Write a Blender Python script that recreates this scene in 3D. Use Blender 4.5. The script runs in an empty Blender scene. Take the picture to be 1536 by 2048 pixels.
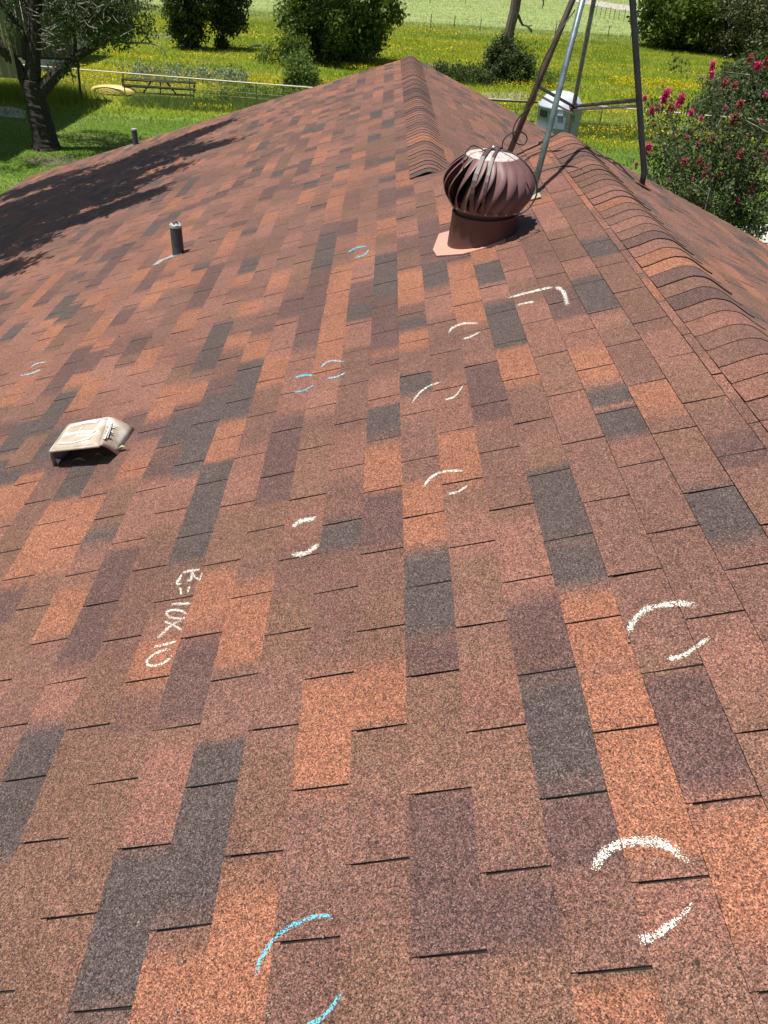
import bpy, math, random
import numpy as np
from mathutils import Vector, Matrix

# ------------------------------------------------------------------ camera, world, sun
sc = bpy.context.scene
W0, H0 = 1536.0, 2048.0
FPX = 1529.65
CAM = Vector((-0.1194, -1.0390, 1.3661))
CR = Vector((0.99845, 0.00708, 0.05518)).normalized()
CF = Vector((0.02728, 0.80206, -0.59662)).normalized()
CU = CR.cross(CF).normalized()
CR = CF.cross(CU).normalized()
cd = bpy.data.cameras.new("camera")
cam = bpy.data.objects.new("camera", cd)
sc.collection.objects.link(cam)
cam.matrix_world = Matrix(((CR.x, CU.x, -CF.x, CAM.x), (CR.y, CU.y, -CF.y, CAM.y), (CR.z, CU.z, -CF.z, CAM.z), (0, 0, 0, 1)))
cd.sensor_fit = 'VERTICAL'
cd.sensor_height = 24.0
cd.lens = FPX / H0 * 24.0
cd.clip_start = 0.05
cd.clip_end = 5000
sc.camera = cam

SUN_AZ, SUN_EL = math.radians(-112), math.radians(75)
SUN = Vector((math.sin(SUN_AZ) * math.cos(SUN_EL), math.cos(SUN_AZ) * math.cos(SUN_EL), math.sin(SUN_EL)))
world = bpy.data.worlds.new("World")
sc.world = world
world.use_nodes = True
wn = world.node_tree.nodes
wl = world.node_tree.links
bg = wn["Background"]
sky = wn.new("ShaderNodeTexSky")
sky.sky_type = 'NISHITA'
sky.sun_disc = False
sky.sun_elevation = SUN_EL
sky.sun_rotation = SUN_AZ
wl.new(sky.outputs[0], bg.inputs[0])
bg.inputs[1].default_value = 0.055
sd = bpy.data.lights.new("sun", 'SUN')
sd.energy = 4.9
sd.angle = math.radians(0.5)
sd.color = (1.0, 0.95, 0.87)
sun = bpy.data.objects.new("sun", sd)
sc.collection.objects.link(sun)
sun.rotation_euler = SUN.to_track_quat('Z', 'Y').to_euler()
sc.view_settings.view_transform = 'Standard'
sc.view_settings.look = 'None'
sc.view_settings.exposure = 0.42
sc.view_settings.gamma = 1.0
sc.view_settings.use_curve_mapping = False
sc.cycles.max_bounces = 5
sc.cycles.transparent_max_bounces = 12

rnd = random.Random(7)
R = np.random.RandomState(11)

# ------------------------------------------------------------------ survey helpers
def ray(x, y):
    return CF * FPX + CR * (x - W0 / 2) + CU * (H0 / 2 - y)
def hit(x, y, n, d0):
    n = Vector(n); d = ray(x, y)
    return CAM + d * ((d0 - n.dot(CAM)) / n.dot(d))
AL = math.atan(1 / 3)
nL = Vector((-math.sin(AL), 0, math.cos(AL)))
def Lp(x, y, h=0.0): return hit(x, y, nL, h)
def atY(x, y, Y): return hit(x, y, (0, 1, 0), Y)
G = -5.6
def Gp(x, y, z=G): return hit(x, y, (0, 0, 1), z)
def pj(P):
    d = Vector(P) - CAM; z = d.dot(CF)
    return W0 / 2 + FPX * d.dot(CR) / z, H0 / 2 - FPX * d.dot(CU) / z
def pxm(P):
    return FPX / max(0.1, (Vector(P) - CAM).dot(CF))

# ------------------------------------------------------------------ object helpers
WO = {}
def reg(o, origin, parent):
    origin = Vector(origin)
    WO[o.name] = origin
    if parent is not None:
        o.parent = parent
        o.location = origin - WO[parent.name]
    else:
        o.location = origin
    sc.collection.objects.link(o)
    return o
def tag(o, label=None, cat=None, group=None, kind=None):
    if label: o["label"] = label
    if cat: o["category"] = cat
    if group: o["group"] = group
    if kind: o["kind"] = kind
    return o
def empty(name, loc, label, cat, group=None):
    o = bpy.data.objects.new(name, None)
    o.empty_display_size = 0.2
    reg(o, loc, None)
    return tag(o, label, cat, group)
def mesh_obj(name, verts, faces, mats, parent=None, origin=None, cols=None, fmat=None, smooth=False):
    """verts in world coordinates; numpy or lists. cols: per-vertex rgb."""
    v = np.asarray([tuple(p) for p in verts] if not isinstance(verts, np.ndarray) else verts, dtype=float).reshape(-1, 3)
    if origin is None:
        origin = Vector((float(v[:, 0].mean()), float(v[:, 1].mean()), float(v[:, 2].min())))
    origin = Vector(origin)
    v = v - np.array(origin)
    me = bpy.data.meshes.new(name)
    if isinstance(faces, np.ndarray):
        nf, k = faces.shape
        me.vertices.add(len(v)); me.vertices.foreach_set('co', v.astype(np.float32).ravel())
        me.loops.add(nf * k); me.loops.foreach_set('vertex_index', faces.astype(np.int32).ravel())
        me.polygons.add(nf)
        me.polygons.foreach_set('loop_start', np.arange(0, nf * k, k, dtype=np.int32))
        me.polygons.foreach_set('loop_total', np.full(nf, k, dtype=np.int32))
        me.update(calc_edges=True)
    else:
        me.from_pydata([tuple(p) for p in v], [], [tuple(f) for f in faces])
    if not isinstance(mats, (list, tuple)): mats = [mats]
    for m in mats: me.materials.append(m)
    if fmat is not None: me.polygons.foreach_set('material_index', np.asarray(fmat, dtype=np.int32))
    if cols is not None:
        a = me.color_attributes.new("Col", 'FLOAT_COLOR', 'POINT')
        c = np.ones((len(v), 4), dtype=np.float32); c[:, :3] = np.asarray(cols, dtype=np.float32)[:, :3]
        a.data.foreach_set('color', c.ravel())
    if smooth: me.polygons.foreach_set('use_smooth', np.ones(len(me.polygons), dtype=bool))
    me.update()
    o = bpy.data.objects.new(name, me)
    return reg(o, origin, parent)
def copy_obj(o, origin, parent, scale=None, rot=None):
    c = o.copy()
    reg(c, origin, parent)
    if scale is not None: c.scale = scale
    if rot is not None: c.rotation_euler = rot
    return c
class MB:
    def __init__(s): s.v = []; s.f = []; s.m = []
    def add(s, v, f, m=0):
        b = len(s.v); s.v += [tuple(p) for p in v]; s.f += [tuple(i + b for i in q) for q in f]; s.m += [m] * len(f)
    def box(s, lo, hi, m=0):
        x0, y0, z0 = lo; x1, y1, z1 = hi
        s.add([(x0, y0, z0), (x1, y0, z0), (x1, y1, z0), (x0, y1, z0), (x0, y0, z1), (x1, y0, z1), (x1, y1, z1), (x0, y1, z1)],
              [(0, 3, 2, 1), (4, 5, 6, 7), (0, 1, 5, 4), (1, 2, 6, 5), (2, 3, 7, 6), (3, 0, 4, 7)], m)
    def tube(s, pts, rad, n=8, m=0, cap=True, rough=0.0):
        pts = [Vector(p) for p in pts]
        if not isinstance(rad, (list, tuple)): rad = [rad] * len(pts)
        b = len(s.v); up = None
        for i, p in enumerate(pts):
            d = (pts[min(i + 1, len(pts) - 1)] - pts[max(i - 1, 0)]).normalized()
            if up is None:
                up = Vector((0, 0, 1)) if abs(d.z) < 0.9 else Vector((1, 0, 0))
            a = d.cross(up).normalized(); c = a.cross(d).normalized(); up = c
            for j in range(n):
                t = 2 * math.pi * j / n; r = rad[i] * (1 + (rnd.uniform(-rough, rough) if rough else 0))
                s.v.append(tuple(p + a * math.cos(t) * r + c * math.sin(t) * r))
        for i in range(len(pts) - 1):
            for j in range(n):
                k = (j + 1) % n
                s.f.append((b + i * n + j, b + i * n + k, b + (i + 1) * n + k, b + (i + 1) * n + j)); s.m.append(m)
        if cap:
            s.f.append(tuple(b + j for j in range(n))[::-1]); s.m.append(m)
            e = b + (len(pts) - 1) * n
            s.f.append(tuple(e + j for j in range(n))); s.m.append(m)
    def lathe(s, c, prof, n=32, m=0, cap_top=False):
        b = len(s.v)
        for r, z in prof:
            for j in range(n):
                t = 2 * math.pi * j / n
                s.v.append((c[0] + r * math.cos(t), c[1] + r * math.sin(t), c[2] + z))
        for i in range(len(prof) - 1):
            for j in range(n):
                k = (j + 1) % n
                s.f.append((b + i * n + j, b + i * n + k, b + (i + 1) * n + k, b + (i + 1) * n + j)); s.m.append(m)
        if cap_top:
            e = b + (len(prof) - 1) * n
            s.f.append(tuple(e + j for j in range(n))); s.m.append(m)
    def build(s, name, mats, parent=None, origin=None, smooth=False):
        return mesh_obj(name, s.v, s.f, mats, parent, origin, fmat=s.m, smooth=smooth)
def spline(pts, n=8):
    P = [Vector(p) for p in pts]; out = []
    P = [P[0] * 2 - P[1]] + P + [P[-1] * 2 - P[-2]]
    for i in range(1, len(P) - 2):
        for k in range(n):
            t = k / n; a, b, c, d = P[i - 1], P[i], P[i + 1], P[i + 2]
            out.append(0.5 * ((2 * b) + (c - a) * t + (2 * a - 5 * b + 4 * c - d) * t * t + (3 * b - a - 3 * c + d) * t ** 3))
    out.append(P[-2])
    return out

# ------------------------------------------------------------------ materials
def new_mat(name):
    m = bpy.data.materials.new(name); m.use_nodes = True
    return m, m.node_tree.nodes, m.node_tree.links, m.node_tree.nodes["Principled BSDF"]
def noise(n, l, scale, detail=3, vec=None, rough=0.5):
    t = n.new("ShaderNodeTexNoise"); t.inputs['Scale'].default_value = scale; t.inputs['Detail'].default_value = detail
    t.inputs['Roughness'].default_value = rough
    if vec is not None: l.new(vec, t.inputs['Vector'])
    return t.outputs['Fac']
def ramp(n, l, fac, stops, interp='LINEAR'):
    r = n.new("ShaderNodeValToRGB"); r.color_ramp.interpolation = interp
    el = r.color_ramp.elements
    while len(el) < len(stops): el.new(0.5)
    for e, (p, c) in zip(el, stops):
        e.position = p; e.color = (c[0], c[1], c[2], 1) if not isinstance(c, (int, float)) else (c, c, c, 1)
    l.new(fac, r.inputs[0]); return r.outputs[0]
def mix(n, l, a, b, fac, mode='MIX'):
    x = n.new("ShaderNodeMix"); x.data_type = 'RGBA'; x.blend_type = mode
    for s, v in ((6, a), (7, b)):
        if isinstance(v, tuple): x.inputs[s].default_value = (*v, 1)
        else: l.new(v, x.inputs[s])
    if isinstance(fac, (int, float)): x.inputs[0].default_value = fac
    else: l.new(fac, x.inputs[0])
    return x.outputs[2]
def math_n(n, l, op, a, b=0.0, c=None):
    x = n.new("ShaderNodeMath"); x.operation = op
    for i, v in enumerate((a, b) if c is None else (a, b, c)):
        if isinstance(v, (int, float)): x.inputs[i].default_value = v
        else: l.new(v, x.inputs[i])
    return x.outputs[0]
def bump(n, l, b, h, strength=0.5, dist=0.01):
    x = n.new("ShaderNodeBump"); x.inputs['Strength'].default_value = strength; x.inputs['Distance'].default_value = dist
    l.new(h, x.inputs['Height']); l.new(x.outputs[0], b.inputs['Normal'])
def pos(n): return n.new("ShaderNodeNewGeometry").outputs['Position']
def simple(name, c, rough=0.6, metal=0.0, var=0.25, scale=20.0, bumpy=0.0, c2=None, spec=None):
    m, n, l, b = new_mat(name)
    f = noise(n, l, scale, 4, pos(n))
    c2 = c2 or tuple(x * (1 - var) for x in c)
    l.new(ramp(n, l, f, [(0.35, c2), (0.65, c)]), b.inputs['Base Color'])
    b.inputs['Roughness'].default_value = rough; b.inputs['Metallic'].default_value = metal
    if spec is not None: b.inputs['Specular IOR Level'].default_value = spec
    if bumpy: bump(n, l, b, f, bumpy, 0.01)
    return m

# asphalt shingle granules: vertex colour = blend colour of the tab
def shingle_mat(name):
    m, n, l, b = new_mat(name)
    p = pos(n)
    col = n.new("ShaderNodeVertexColor"); col.layer_name = "Col"
    vo = n.new("ShaderNodeTexVoronoi"); vo.inputs['Scale'].default_value = 500; l.new(p, vo.inputs['Vector'])
    sep = n.new("ShaderNodeSeparateColor"); l.new(vo.outputs['Color'], sep.inputs[0])
    vo2 = n.new("ShaderNodeTexVoronoi"); vo2.inputs['Scale'].default_value = 250; l.new(p, vo2.inputs['Vector'])
    sep2 = n.new("ShaderNodeSeparateColor"); l.new(vo2.outputs['Color'], sep2.inputs[0])
    g1 = ramp(n, l, sep.outputs[0], [(0.0, 0.16), (0.3, 0.62), (0.7, 1.15), (0.9, 1.50), (1.0, 1.95)])
    g2 = ramp(n, l, sep2.outputs[1], [(0.0, 0.62), (0.5, 1.0), (1.0, 1.4)])
    big = ramp(n, l, noise(n, l, 2.3, 4, p), [(0.3, 0.88), (0.7, 1.12)])
    mid = ramp(n, l, noise(n, l, 38, 3, p), [(0.3, 0.90), (0.7, 1.10)])
    c = mix(n, l, col.outputs[0], g1, 1.0, 'MULTIPLY')
    c = mix(n, l, c, g2, 1.0, 'MULTIPLY')
    c = mix(n, l, c, big, 1.0, 'MULTIPLY')
    c = mix(n, l, c, mid, 1.0, 'MULTIPLY')
    # odd pale mineral granules
    tanf = math_n(n, l, 'GREATER_THAN', sep.outputs[2], 0.94)
    c = mix(n, l, c, (0.46, 0.36, 0.30), math_n(n, l, 'MULTIPLY', tanf, 0.32))
    l.new(c, b.inputs['Base Color'])
    b.inputs['Roughness'].default_value = 0.85
    b.inputs['Specular IOR Level'].default_value = 0.3
    b.inputs['Sheen Weight'].default_value = 0.25; b.inputs['Sheen Roughness'].default_value = 0.45; b.inputs['Sheen Tint'].default_value = (1.0, 0.62, 0.50, 1)
    bump(n, l, b, sep.outputs[0], 0.45, 0.002)
    return m
M_SH = shingle_mat("shingle granules")
M_ASPH = simple("asphalt cut edge", (0.012, 0.010, 0.010), 0.9, var=0.4, scale=200)
M_DECK = simple("shaded keyway asphalt", (0.022, 0.017, 0.015), 0.95, var=0.5, scale=300)  # dirt and shade of the slots put into one dark colour

# ------------------------------------------------------------------ SETTING: ground
def ground_mat():
    m, n, l, b = new_mat("grassland")
    p = pos(n)
    sx = n.new("ShaderNodeSeparateXYZ"); l.new(p, sx.inputs[0])
    stretch = n.new("ShaderNodeMapping"); stretch.inputs['Scale'].default_value = (0.35, 1.0, 1.0); l.new(p, stretch.inputs['Vector'])
    wob = noise(n, l, 0.12, 3, p)
    yy = math_n(n, l, 'MULTIPLY_ADD', wob, 14.0, sx.outputs[1])
    yy = math_n(n, l, 'MULTIPLY_ADD', sx.outputs[0], -0.05, yy)
    z1 = ramp(n, l, math_n(n, l, 'DIVIDE', yy, 220.0), [(0.0, 0), (0.2, 0), (0.21, 1)])      # pasture
    z2 = ramp(n, l, math_n(n, l, 'DIVIDE', yy, 220.0), [(0.0, 0), (0.43, 0), (0.47, 1)])  # far field
    fine = noise(n, l, 9.0, 6, p, 0.7)
    mid = noise(n, l, 0.5, 5, stretch.outputs[0], 0.6)
    band = noise(n, l, 0.13, 4, stretch.outputs[0], 0.55)
    lawn = ramp(n, l, mid, [(0.3, (0.085, 0.170, 0.018)), (0.5, (0.125, 0.215, 0.030)), (0.68, (0.210, 0.265, 0.075))])
    past = ramp(n, l, mid, [(0.3, (0.110, 0.180, 0.010)), (0.5, (0.190, 0.235, 0.016)), (0.7, (0.290, 0.280, 0.050))])
    past = mix(n, l, past, (0.28, 0.24, 0.012), ramp(n, l, band, [(0.55, 0.0), (0.68, 0.75)]))
    far = ramp(n, l, mid, [(0.3, (0.20, 0.29, 0.08)), (0.55, (0.29, 0.36, 0.13)), (0.72, (0.36, 0.35, 0.18))])
    c = mix(n, l, lawn, past, z1)
    c = mix(n, l, c, far, z2)
    c = mix(n, l, c, ramp(n, l, fine, [(0.25, 0.55), (0.5, 0.95), (0.75, 1.3)]), 1.0, 'MULTIPLY')
    l.new(c, b.inputs['Base Color']); b.inputs['Roughness'].default_value = 0.95
    b.inputs['Specular IOR Level'].default_value = 0.1
    bump(n, l, b, fine, 0.8, 0.08)
    return m
M_GROUND = ground_mat()
gx = np.linspace(-1, 1, 61); gv = []
S = np.sign(gx) * np.abs(gx) ** 2.2 * 1600
vs = np.array([(x, y + 60, G) for y in S for x in S]); nn = len(S)
fs = np.array([(j * nn + i, j * nn + i + 1, (j + 1) * nn + i + 1, (j + 1) * nn + i) for j in range(nn - 1) for i in range(nn - 1)])
tag(mesh_obj("ground", vs, fs, M_GROUND, origin=(0, 60, G)), kind="structure")

def patch(name, pix, mat, dz=0.02, kind="structure"):
    P = [Gp(x, y) + Vector((0, 0, dz)) for x, y in pix]
    return tag(mesh_obj(name, P, [tuple(range(len(P)))], mat), kind=kind)
M_CONC = simple("pale concrete", (0.62, 0.60, 0.55), 0.9, scale=3, var=0.12)  # the slab's own pale colour, slightly mottled
M_GRAVEL = simple("pale gravel", (0.50, 0.46, 0.42), 0.95, scale=6, var=0.2)
M_DIRT = simple("bare dirt", (0.30, 0.22, 0.14), 0.95, scale=2, c2=(0.14, 0.17, 0.05))
patch("patio", [(1440, 520), (1452, 470), (1490, 452), (1600, 444), (1760, 470), (1760, 620), (1500, 600)], M_CONC, 0.03)
patch("road", [(1140, -8), (1200, 3), (1262, 12), (1330, 24), (1420, 34), (1420, 44), (1320, 33), (1255, 22), (1190, 12), (1130, 0)], M_GRAVEL, 0.03)
patch("footpath", [(-60, 214), (20, 214), (52, 222), (50, 238), (0, 234), (-60, 236)], M_GRAVEL, 0.02)
def blob(cx, cy, rx, ry, k=18):
    return [(cx + rx * math.cos(2 * math.pi * i / k) * rnd.uniform(.75, 1.15), cy + ry * math.sin(2 * math.pi * i / k) * rnd.uniform(.7, 1.2)) for i in range(k)]
patch("bare_soil", blob(322, 72, 34, 6), M_DIRT, 0.015)
patch("bare_soil", blob(1000, 193, 70, 8), simple("dry hay ground", (0.36, 0.30, 0.19), 0.95, scale=5, c2=(0.16, 0.18, 0.07)), 0.015)
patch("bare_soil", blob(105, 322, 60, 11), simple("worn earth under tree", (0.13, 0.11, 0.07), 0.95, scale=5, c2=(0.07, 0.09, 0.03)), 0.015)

# ------------------------------------------------------------------ HOUSE
EAVE_S, NEAR_END, FAR_END, Y0 = -5.73, 4.70, 11.57, -3.2
XN, ZN = 1.14, 0.38           # near ridge
XF = 0.245; ZF = XF / 3       # far ridge
SR = 0.40; ALR = math.atan(SR)
XE = EAVE_S * math.cos(AL); ZE = EAVE_S * math.sin(AL)
XRE = 6.2                     # right eave of near wing
XRF = 4.8
house = empty("house", (-1.0, 4.0, G), "low brick house seen from its red brown shingle roof", "house")
# roof deck: sheets just under the shingles
dk = MB()
def slab(c4, m=0, t=0.10):
    c4 = [Vector(c) for c in c4]; n = (c4[1] - c4[0]).cross(c4[2] - c4[0]).normalized()
    if n.z < 0: n = -n
    top = [c - n * 0.003 for c in c4]; bot = [c - n * t for c in c4]
    dk.add(top + bot, [(0, 1, 2, 3), (7, 6, 5, 4), (0, 4, 5, 1), (1, 5, 6, 2), (2, 6, 7, 3), (3, 7, 4, 0)], m)
slab([(XE, Y0, ZE), (XN, Y0, ZN), (XN, NEAR_END, ZN), (XE, NEAR_END, ZE)])
slab([(XE, NEAR_END, ZE), (XF, NEAR_END, ZF), (XF, FAR_END, ZF), (XE, FAR_END, ZE)])
slab([(XN, Y0, ZN), (XRE, Y0, ZN - SR * (XRE - XN)), (XRE, NEAR_END, ZN - SR * (XRE - XN)), (XN, NEAR_END, ZN)])
slab([(XF, NEAR_END - .3, ZF - .0), (XRF, NEAR_END - .3, ZF - SR * (XRF - XF)), (XRF, FAR_END, ZF - SR * (XRF - XF)), (XF, FAR_END, ZF)])
roof = dk.build("roof", [M_DECK], house)
# walls
M_BRICK = simple("tan brick wall", (0.34, 0.22, 0.16), 0.9, scale=12, var=0.3)
wb = MB(); e = 0.35
def prism(xa, xb, xr, zr, ya, yb, za, zb):
    v = []
    for y in (ya, yb): v += [(xa, y, G), (xb, y, G), (xb, y, zb), (xr, y, zr), (xa, y, za)]
    wb.add(v, [(0, 1, 2, 3, 4), (9, 8, 7, 6, 5), (0, 5, 6, 1), (1, 6, 7, 2), (4, 9, 5, 0)])
prism(XE + e, XRE - e, XN, ZN - .12, Y0 + e, NEAR_END - .12, ZE + e / 3 - .12, ZN - SR * (XRE - e - XN) - .12)
prism(XE + e, XRF - e, XF, ZF - .12, NEAR_END - .1, FAR_END - .2, ZE + e / 3 - .12, ZF - SR * (XRF - e - XF) - .12)
wb.build("wall", [M_BRICK], house)
M_TRIM = simple("brown drip edge", (0.10, 0.06, 0.045), 0.5, scale=8)
tb = MB()
tb.box((XE - .025, Y0, ZE - .12), (XE - .004, FAR_END, ZE - .012))
tb.build("drip_edge", [M_TRIM], house)

# ---- shingle blend colours
PAL = {'R': (0.208, 0.094, 0.068), 'T': (0.160, 0.080, 0.055), 'M': (0.104, 0.055, 0.049), 'P': (0.154, 0.076, 0.057),
       'O': (0.262, 0.106, 0.062), 'D': (0.075, 0.055, 0.052)}
E_, TW, DEL = 0.127, 0.3048, -0.0254
def course_of(x, y):
    P = Lp(x, y); return int(math.floor(P.x / math.cos(AL) / E_)), P.y
MAN = [(860,1105,1275,'D'),(905,1275,1340,'M'),(1100,932,1075,'D'),(1125,1080,1185,'D'),(1095,1190,1340,'M'),(1120,1345,1592,'D'),(1150,1600,1745,'M'),
 (1235,1340,1735,'O'),(1190,1190,1335,'O'),(655,1350,1580,'O'),(762,1330,1450,'O'),(850,960,1092,'O'),(915,868,975,'O'),(765,890,985,'O'),
 (690,1042,1098,'D'),(405,935,1120,'D'),(215,1105,1330,'M'),(85,1010,1160,'O'),(125,935,1042,'D'),(310,1285,1362,'O'),(400,1272,1440,'M'),
 (470,1170,1330,'O'),(400,1150,1262,'O'),(425,1490,1700,'D'),(290,1700,1855,'D'),(385,1705,1860,'D'),(230,1850,2035,'D'),(30,1460,1715,'D'),(880,1588,1920,'M'),
 (880,1925,2048,'P'),(480,1765,2060,'O'),(355,1900,2060,'O'),(1235,1960,2060,'O'),(1380,1345,1600,'M'),(1505,1610,1900,'O'),(1440,968,1085,'D'),
 (1235,815,882,'D'),(1205,775,815,'D'),(1185,552,632,'D'),(1130,575,640,'M'),(1000,600,702,'D'),(860,525,580,'D'),(960,528,575,'D'),(760,530,600,'D'),(962,728,850,'M'),
 (760,600,705,'M'),(1012,700,772,'O'),(1165,700,770,'O'),(945,540,650,'O'),(495,725,835,'D'),(430,650,742,'D'),(560,708,770,'O'),(672,540,745,'O'),
 (618,545,700,'M'),(380,825,880,'D'),(725,1100,1190,'P'),(760,990,1100,'M'),(1300,560,605,'O'),(1180,478,522,'D'),(830,750,790,'D'),(775,810,870,'D'),
 (580,830,1000,'M'),(530,880,1010,'M'),(1010,860,1000,'P'),(870,700,765,'P'),(1330,1000,1120,'P'),(1330,760,830,'O'),(1490,860,935,'M'),(1410,640,720,'P'),
 (950,1340,1445,'R'),(1010,1360,1450,'M'),(930,440,520,'M'),(870,440,520,'M'),(960,440,530,'O'),(1000,520,560,'O'),(640,470,540,'D'),(770,1450,1580,'T'),
 (469,818,915,'O'),(110,1045,1150,'O'),(118,790,860,'D'),(100,1190,1280,'O'),(176,760,820,'O'),(388,768,806,'O'),(437,915,980,'M'),(165,940,975,'D'),(20,960,1040,'O'),(30,850,905,'D'),(60,730,800,'O'),(180,1000,1060,'O'),(240,880,960,'P'),(310,780,840,'O'),(255,830,880,'M'),(40,1120,1250,'M'),(300,960,1100,'R'),(560,1200,1330,'T'),(1060,1620,1740,'P'),(1420,1720,1900,'R'),(1180,1760,1940,'P'),(1050,1760,1900,'M')]
MANUAL = {}
for x, ya, yb, c in MAN:
    k, _ = course_of(x, (ya + yb) / 2); y1 = Lp(x, ya).y; y0 = Lp(x, yb).y
    MANUAL.setdefault(k, []).append((y0, y1, c))
def make_segments(seed, k, ya, yb, manual=None, par=0):
    r = random.Random(seed * 7919 + k * 104729)
    segs = []; y = ya - r.uniform(0, .3)
    while y < yb:
        L = r.choice([TW / 2, TW / 2, TW, .2, TW, .27, .45])
        c = r.choices('RTMPOD', [32, 16, 13, 20, 13, 6])[0]
        segs.append((y, y + L, c, r.uniform(.9, 1.1), r.choice([.005, .02, .05, .08])))
        y += L
    return segs
SEG = {}
def seg_color(slope, k, y):
    key = (slope, k)
    if key not in SEG: SEG[key] = make_segments(slope + 3, k, -4, 12.5)
    def pick(yy):
        if slope == 0 and k in MANUAL:
            for a, b, c in MANUAL[k]:
                if a <= yy <= b: return np.array(PAL[c])
            if Y0 < yy < (1.9 if k > -6 else 1.0):      # the near field between the marked patches keeps to the quiet blends
                for a, b, c, f, w in SEG[key]:
                    if a <= yy < b: return np.array(PAL[{'O': 'R', 'D': 'P', 'M': 'P', 'R': 'T' if yy < 1.0 else 'R'}.get(c, c)]) * f
        for a, b, c, f, w in SEG[key]:
            if a <= yy < b:
                if slope == 0 and yy < 1.0 and c in 'OD': c = 'P'
                if slope == 0 and yy < 1.0 and c == 'R': c = 'T'
                return np.array(PAL[c]) * f
        return np.array(PAL['R'])
    w = (0.006, 0.014, 0.026, 0.034)[(k * 7 + int(y * 5)) % 4]
    return (pick(y - w) + pick(y) + pick(y + w)) / 3

def tab_geo(O, S, Nn, k, ya, yb, slope, shi=None, nseg=8, r=rnd, par=1):
    """one exposed shingle tab: top strip of nseg quads, butt face and the two cut sides"""
    s0 = k * E_ + r.uniform(-.0012, .0012); s1 = (k + 1) * E_ + .012
    if shi is not None: s1 = min(s1, shi)
    jy = r.uniform(-.0016, .0016); h0 = .0050 + r.uniform(-.0008, .0014); V = []; F = []; Mi = []; C = []
    for i in range(nseg + 1):
        y = ya + (yb - ya) * i / nseg
        c = seg_color(slope, k, min(max(y, ya + .004), yb - .004))
        hh = h0 + .0006 * math.sin(i * 2.1 + k)
        for s, h in ((s0, hh), (s1, .0008), (s0, -.003)):
            p = O + S * s + Nn * h; V.append((p.x, y + (jy if s == s0 else -jy), p.z)); C.append(c)
    for i in range(nseg):
        a = i * 3; b = a + 3
        F += [(a, b, b + 1, a + 1), (a + 2, b + 2, b, a)]; Mi += [0, 1]
    for a in (0, nseg * 3):
        p = O + S * s1 + Nn * -.003; V.append((p.x, V[a][1], p.z)); C.append((0, 0, 0))
        F.append((a, a + 1, len(V) - 1, a + 2)); Mi.append(1)
    return V, F, Mi, C
def in_view(P, m=60):
    if (Vector(P) - CAM).dot(CF) < .15: return False
    x, y = pj(P); return -m < x < W0 + m and -m < y < H0 + m
O3 = Vector((0, 0, 0)); SL = Vector((math.cos(AL), 0, math.sin(AL)))
OR_N = Vector((XN, 0, ZN)); SRv = Vector((-math.cos(ALR), 0, math.sin(ALR))); NR = Vector((math.sin(ALR), 0, math.cos(ALR)))
OR_F = Vector((XF, 0, ZF))
tabs = []
def tabs_for(O, S, Nn, slope, k0, k1, yfun, smax):
    for k in range(k0, k1):
        ya, yb = yfun(k)
        sm = smax(k) if callable(smax) else smax
        # slots follow the surveyed half-tab stagger: joint positions row*T/2 with opposite parity
        start = (1 if k % 2 == 0 else 0) * TW / 2 + k * DEL
        j = math.floor((ya - start) / TW)
        y = start + j * TW
        while y < yb:
            a = max(y + .0026, ya); b = min(y + TW - .0026, yb)
            if b - a > .02:
                mid = O + S * ((k + .5) * E_); mid.y = (a + b) / 2
                tabs.append((O, S, Nn, k, a, b, slope, sm, mid))
            y += TW
kE = int(EAVE_S / E_) - 1
kN = int(XN / math.cos(AL) / E_); kF = int(XF / math.cos(AL) / E_)
tabs_for(O3, SL, nL, 0, kE, kN + 1, lambda k: (Y0, FAR_END if k < 0 else NEAR_END), XN / math.cos(AL))
tabs_for(O3, SL, nL, 0, 0, 2, lambda k: (NEAR_END, FAR_END), XF / math.cos(AL))
tabs_for(OR_N, SRv, NR, 1, -int((XRE - XN) / math.cos(ALR) / E_), 0, lambda k: (Y0, NEAR_END), 0.0)
tabs_for(OR_F, SRv, NR, 2, -int((XRF - XF) / math.cos(ALR) / E_), 0, lambda k: (NEAR_END - .25, FAR_END), 0.0)
def area_px(t):
    O, S, Nn, k, a, b, sl, sm, mid = t
    if not in_view(mid, 80): return 0
    q = []
    for s, y in ((k, a), (k, b), (k + 1, b), (k + 1, a)):
        p = O + S * (s * E_); p.y = y
        if (p - CAM).dot(CF) < .1: return 0
        q.append(pj(p))
    return abs(sum(q[i][0] * q[(i + 1) % 4][1] - q[(i + 1) % 4][0] * q[i][1] for i in range(4))) / 2
order = sorted(range(len(tabs)), key=lambda i: -area_px(tabs[i]))
single = set(i for i in order[:300] if area_px(tabs[i]) > 0)
BV, BF, BM, BC = [], [], [], []
for i, t in enumerate(tabs):
    O, S, Nn, k, a, b, sl, sm, mid = t
    near = mid.y < 7
    V, F, Mi, C = tab_geo(O, S, Nn, k, a, b, sl, sm, 12 if i in single else (8 if near else 5))
    if i in single:
        mesh_obj("shingle", V, F, [M_SH, M_ASPH], roof, cols=C, fmat=Mi)
    else:
        o = len(BV); BV += V; BC += C; BM += Mi; BF += [tuple(q + o for q in f) for f in F]
tag(mesh_obj("shingle_field", BV, BF, [M_SH, M_ASPH], roof, cols=BC, fmat=BM), kind="stuff")

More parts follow.
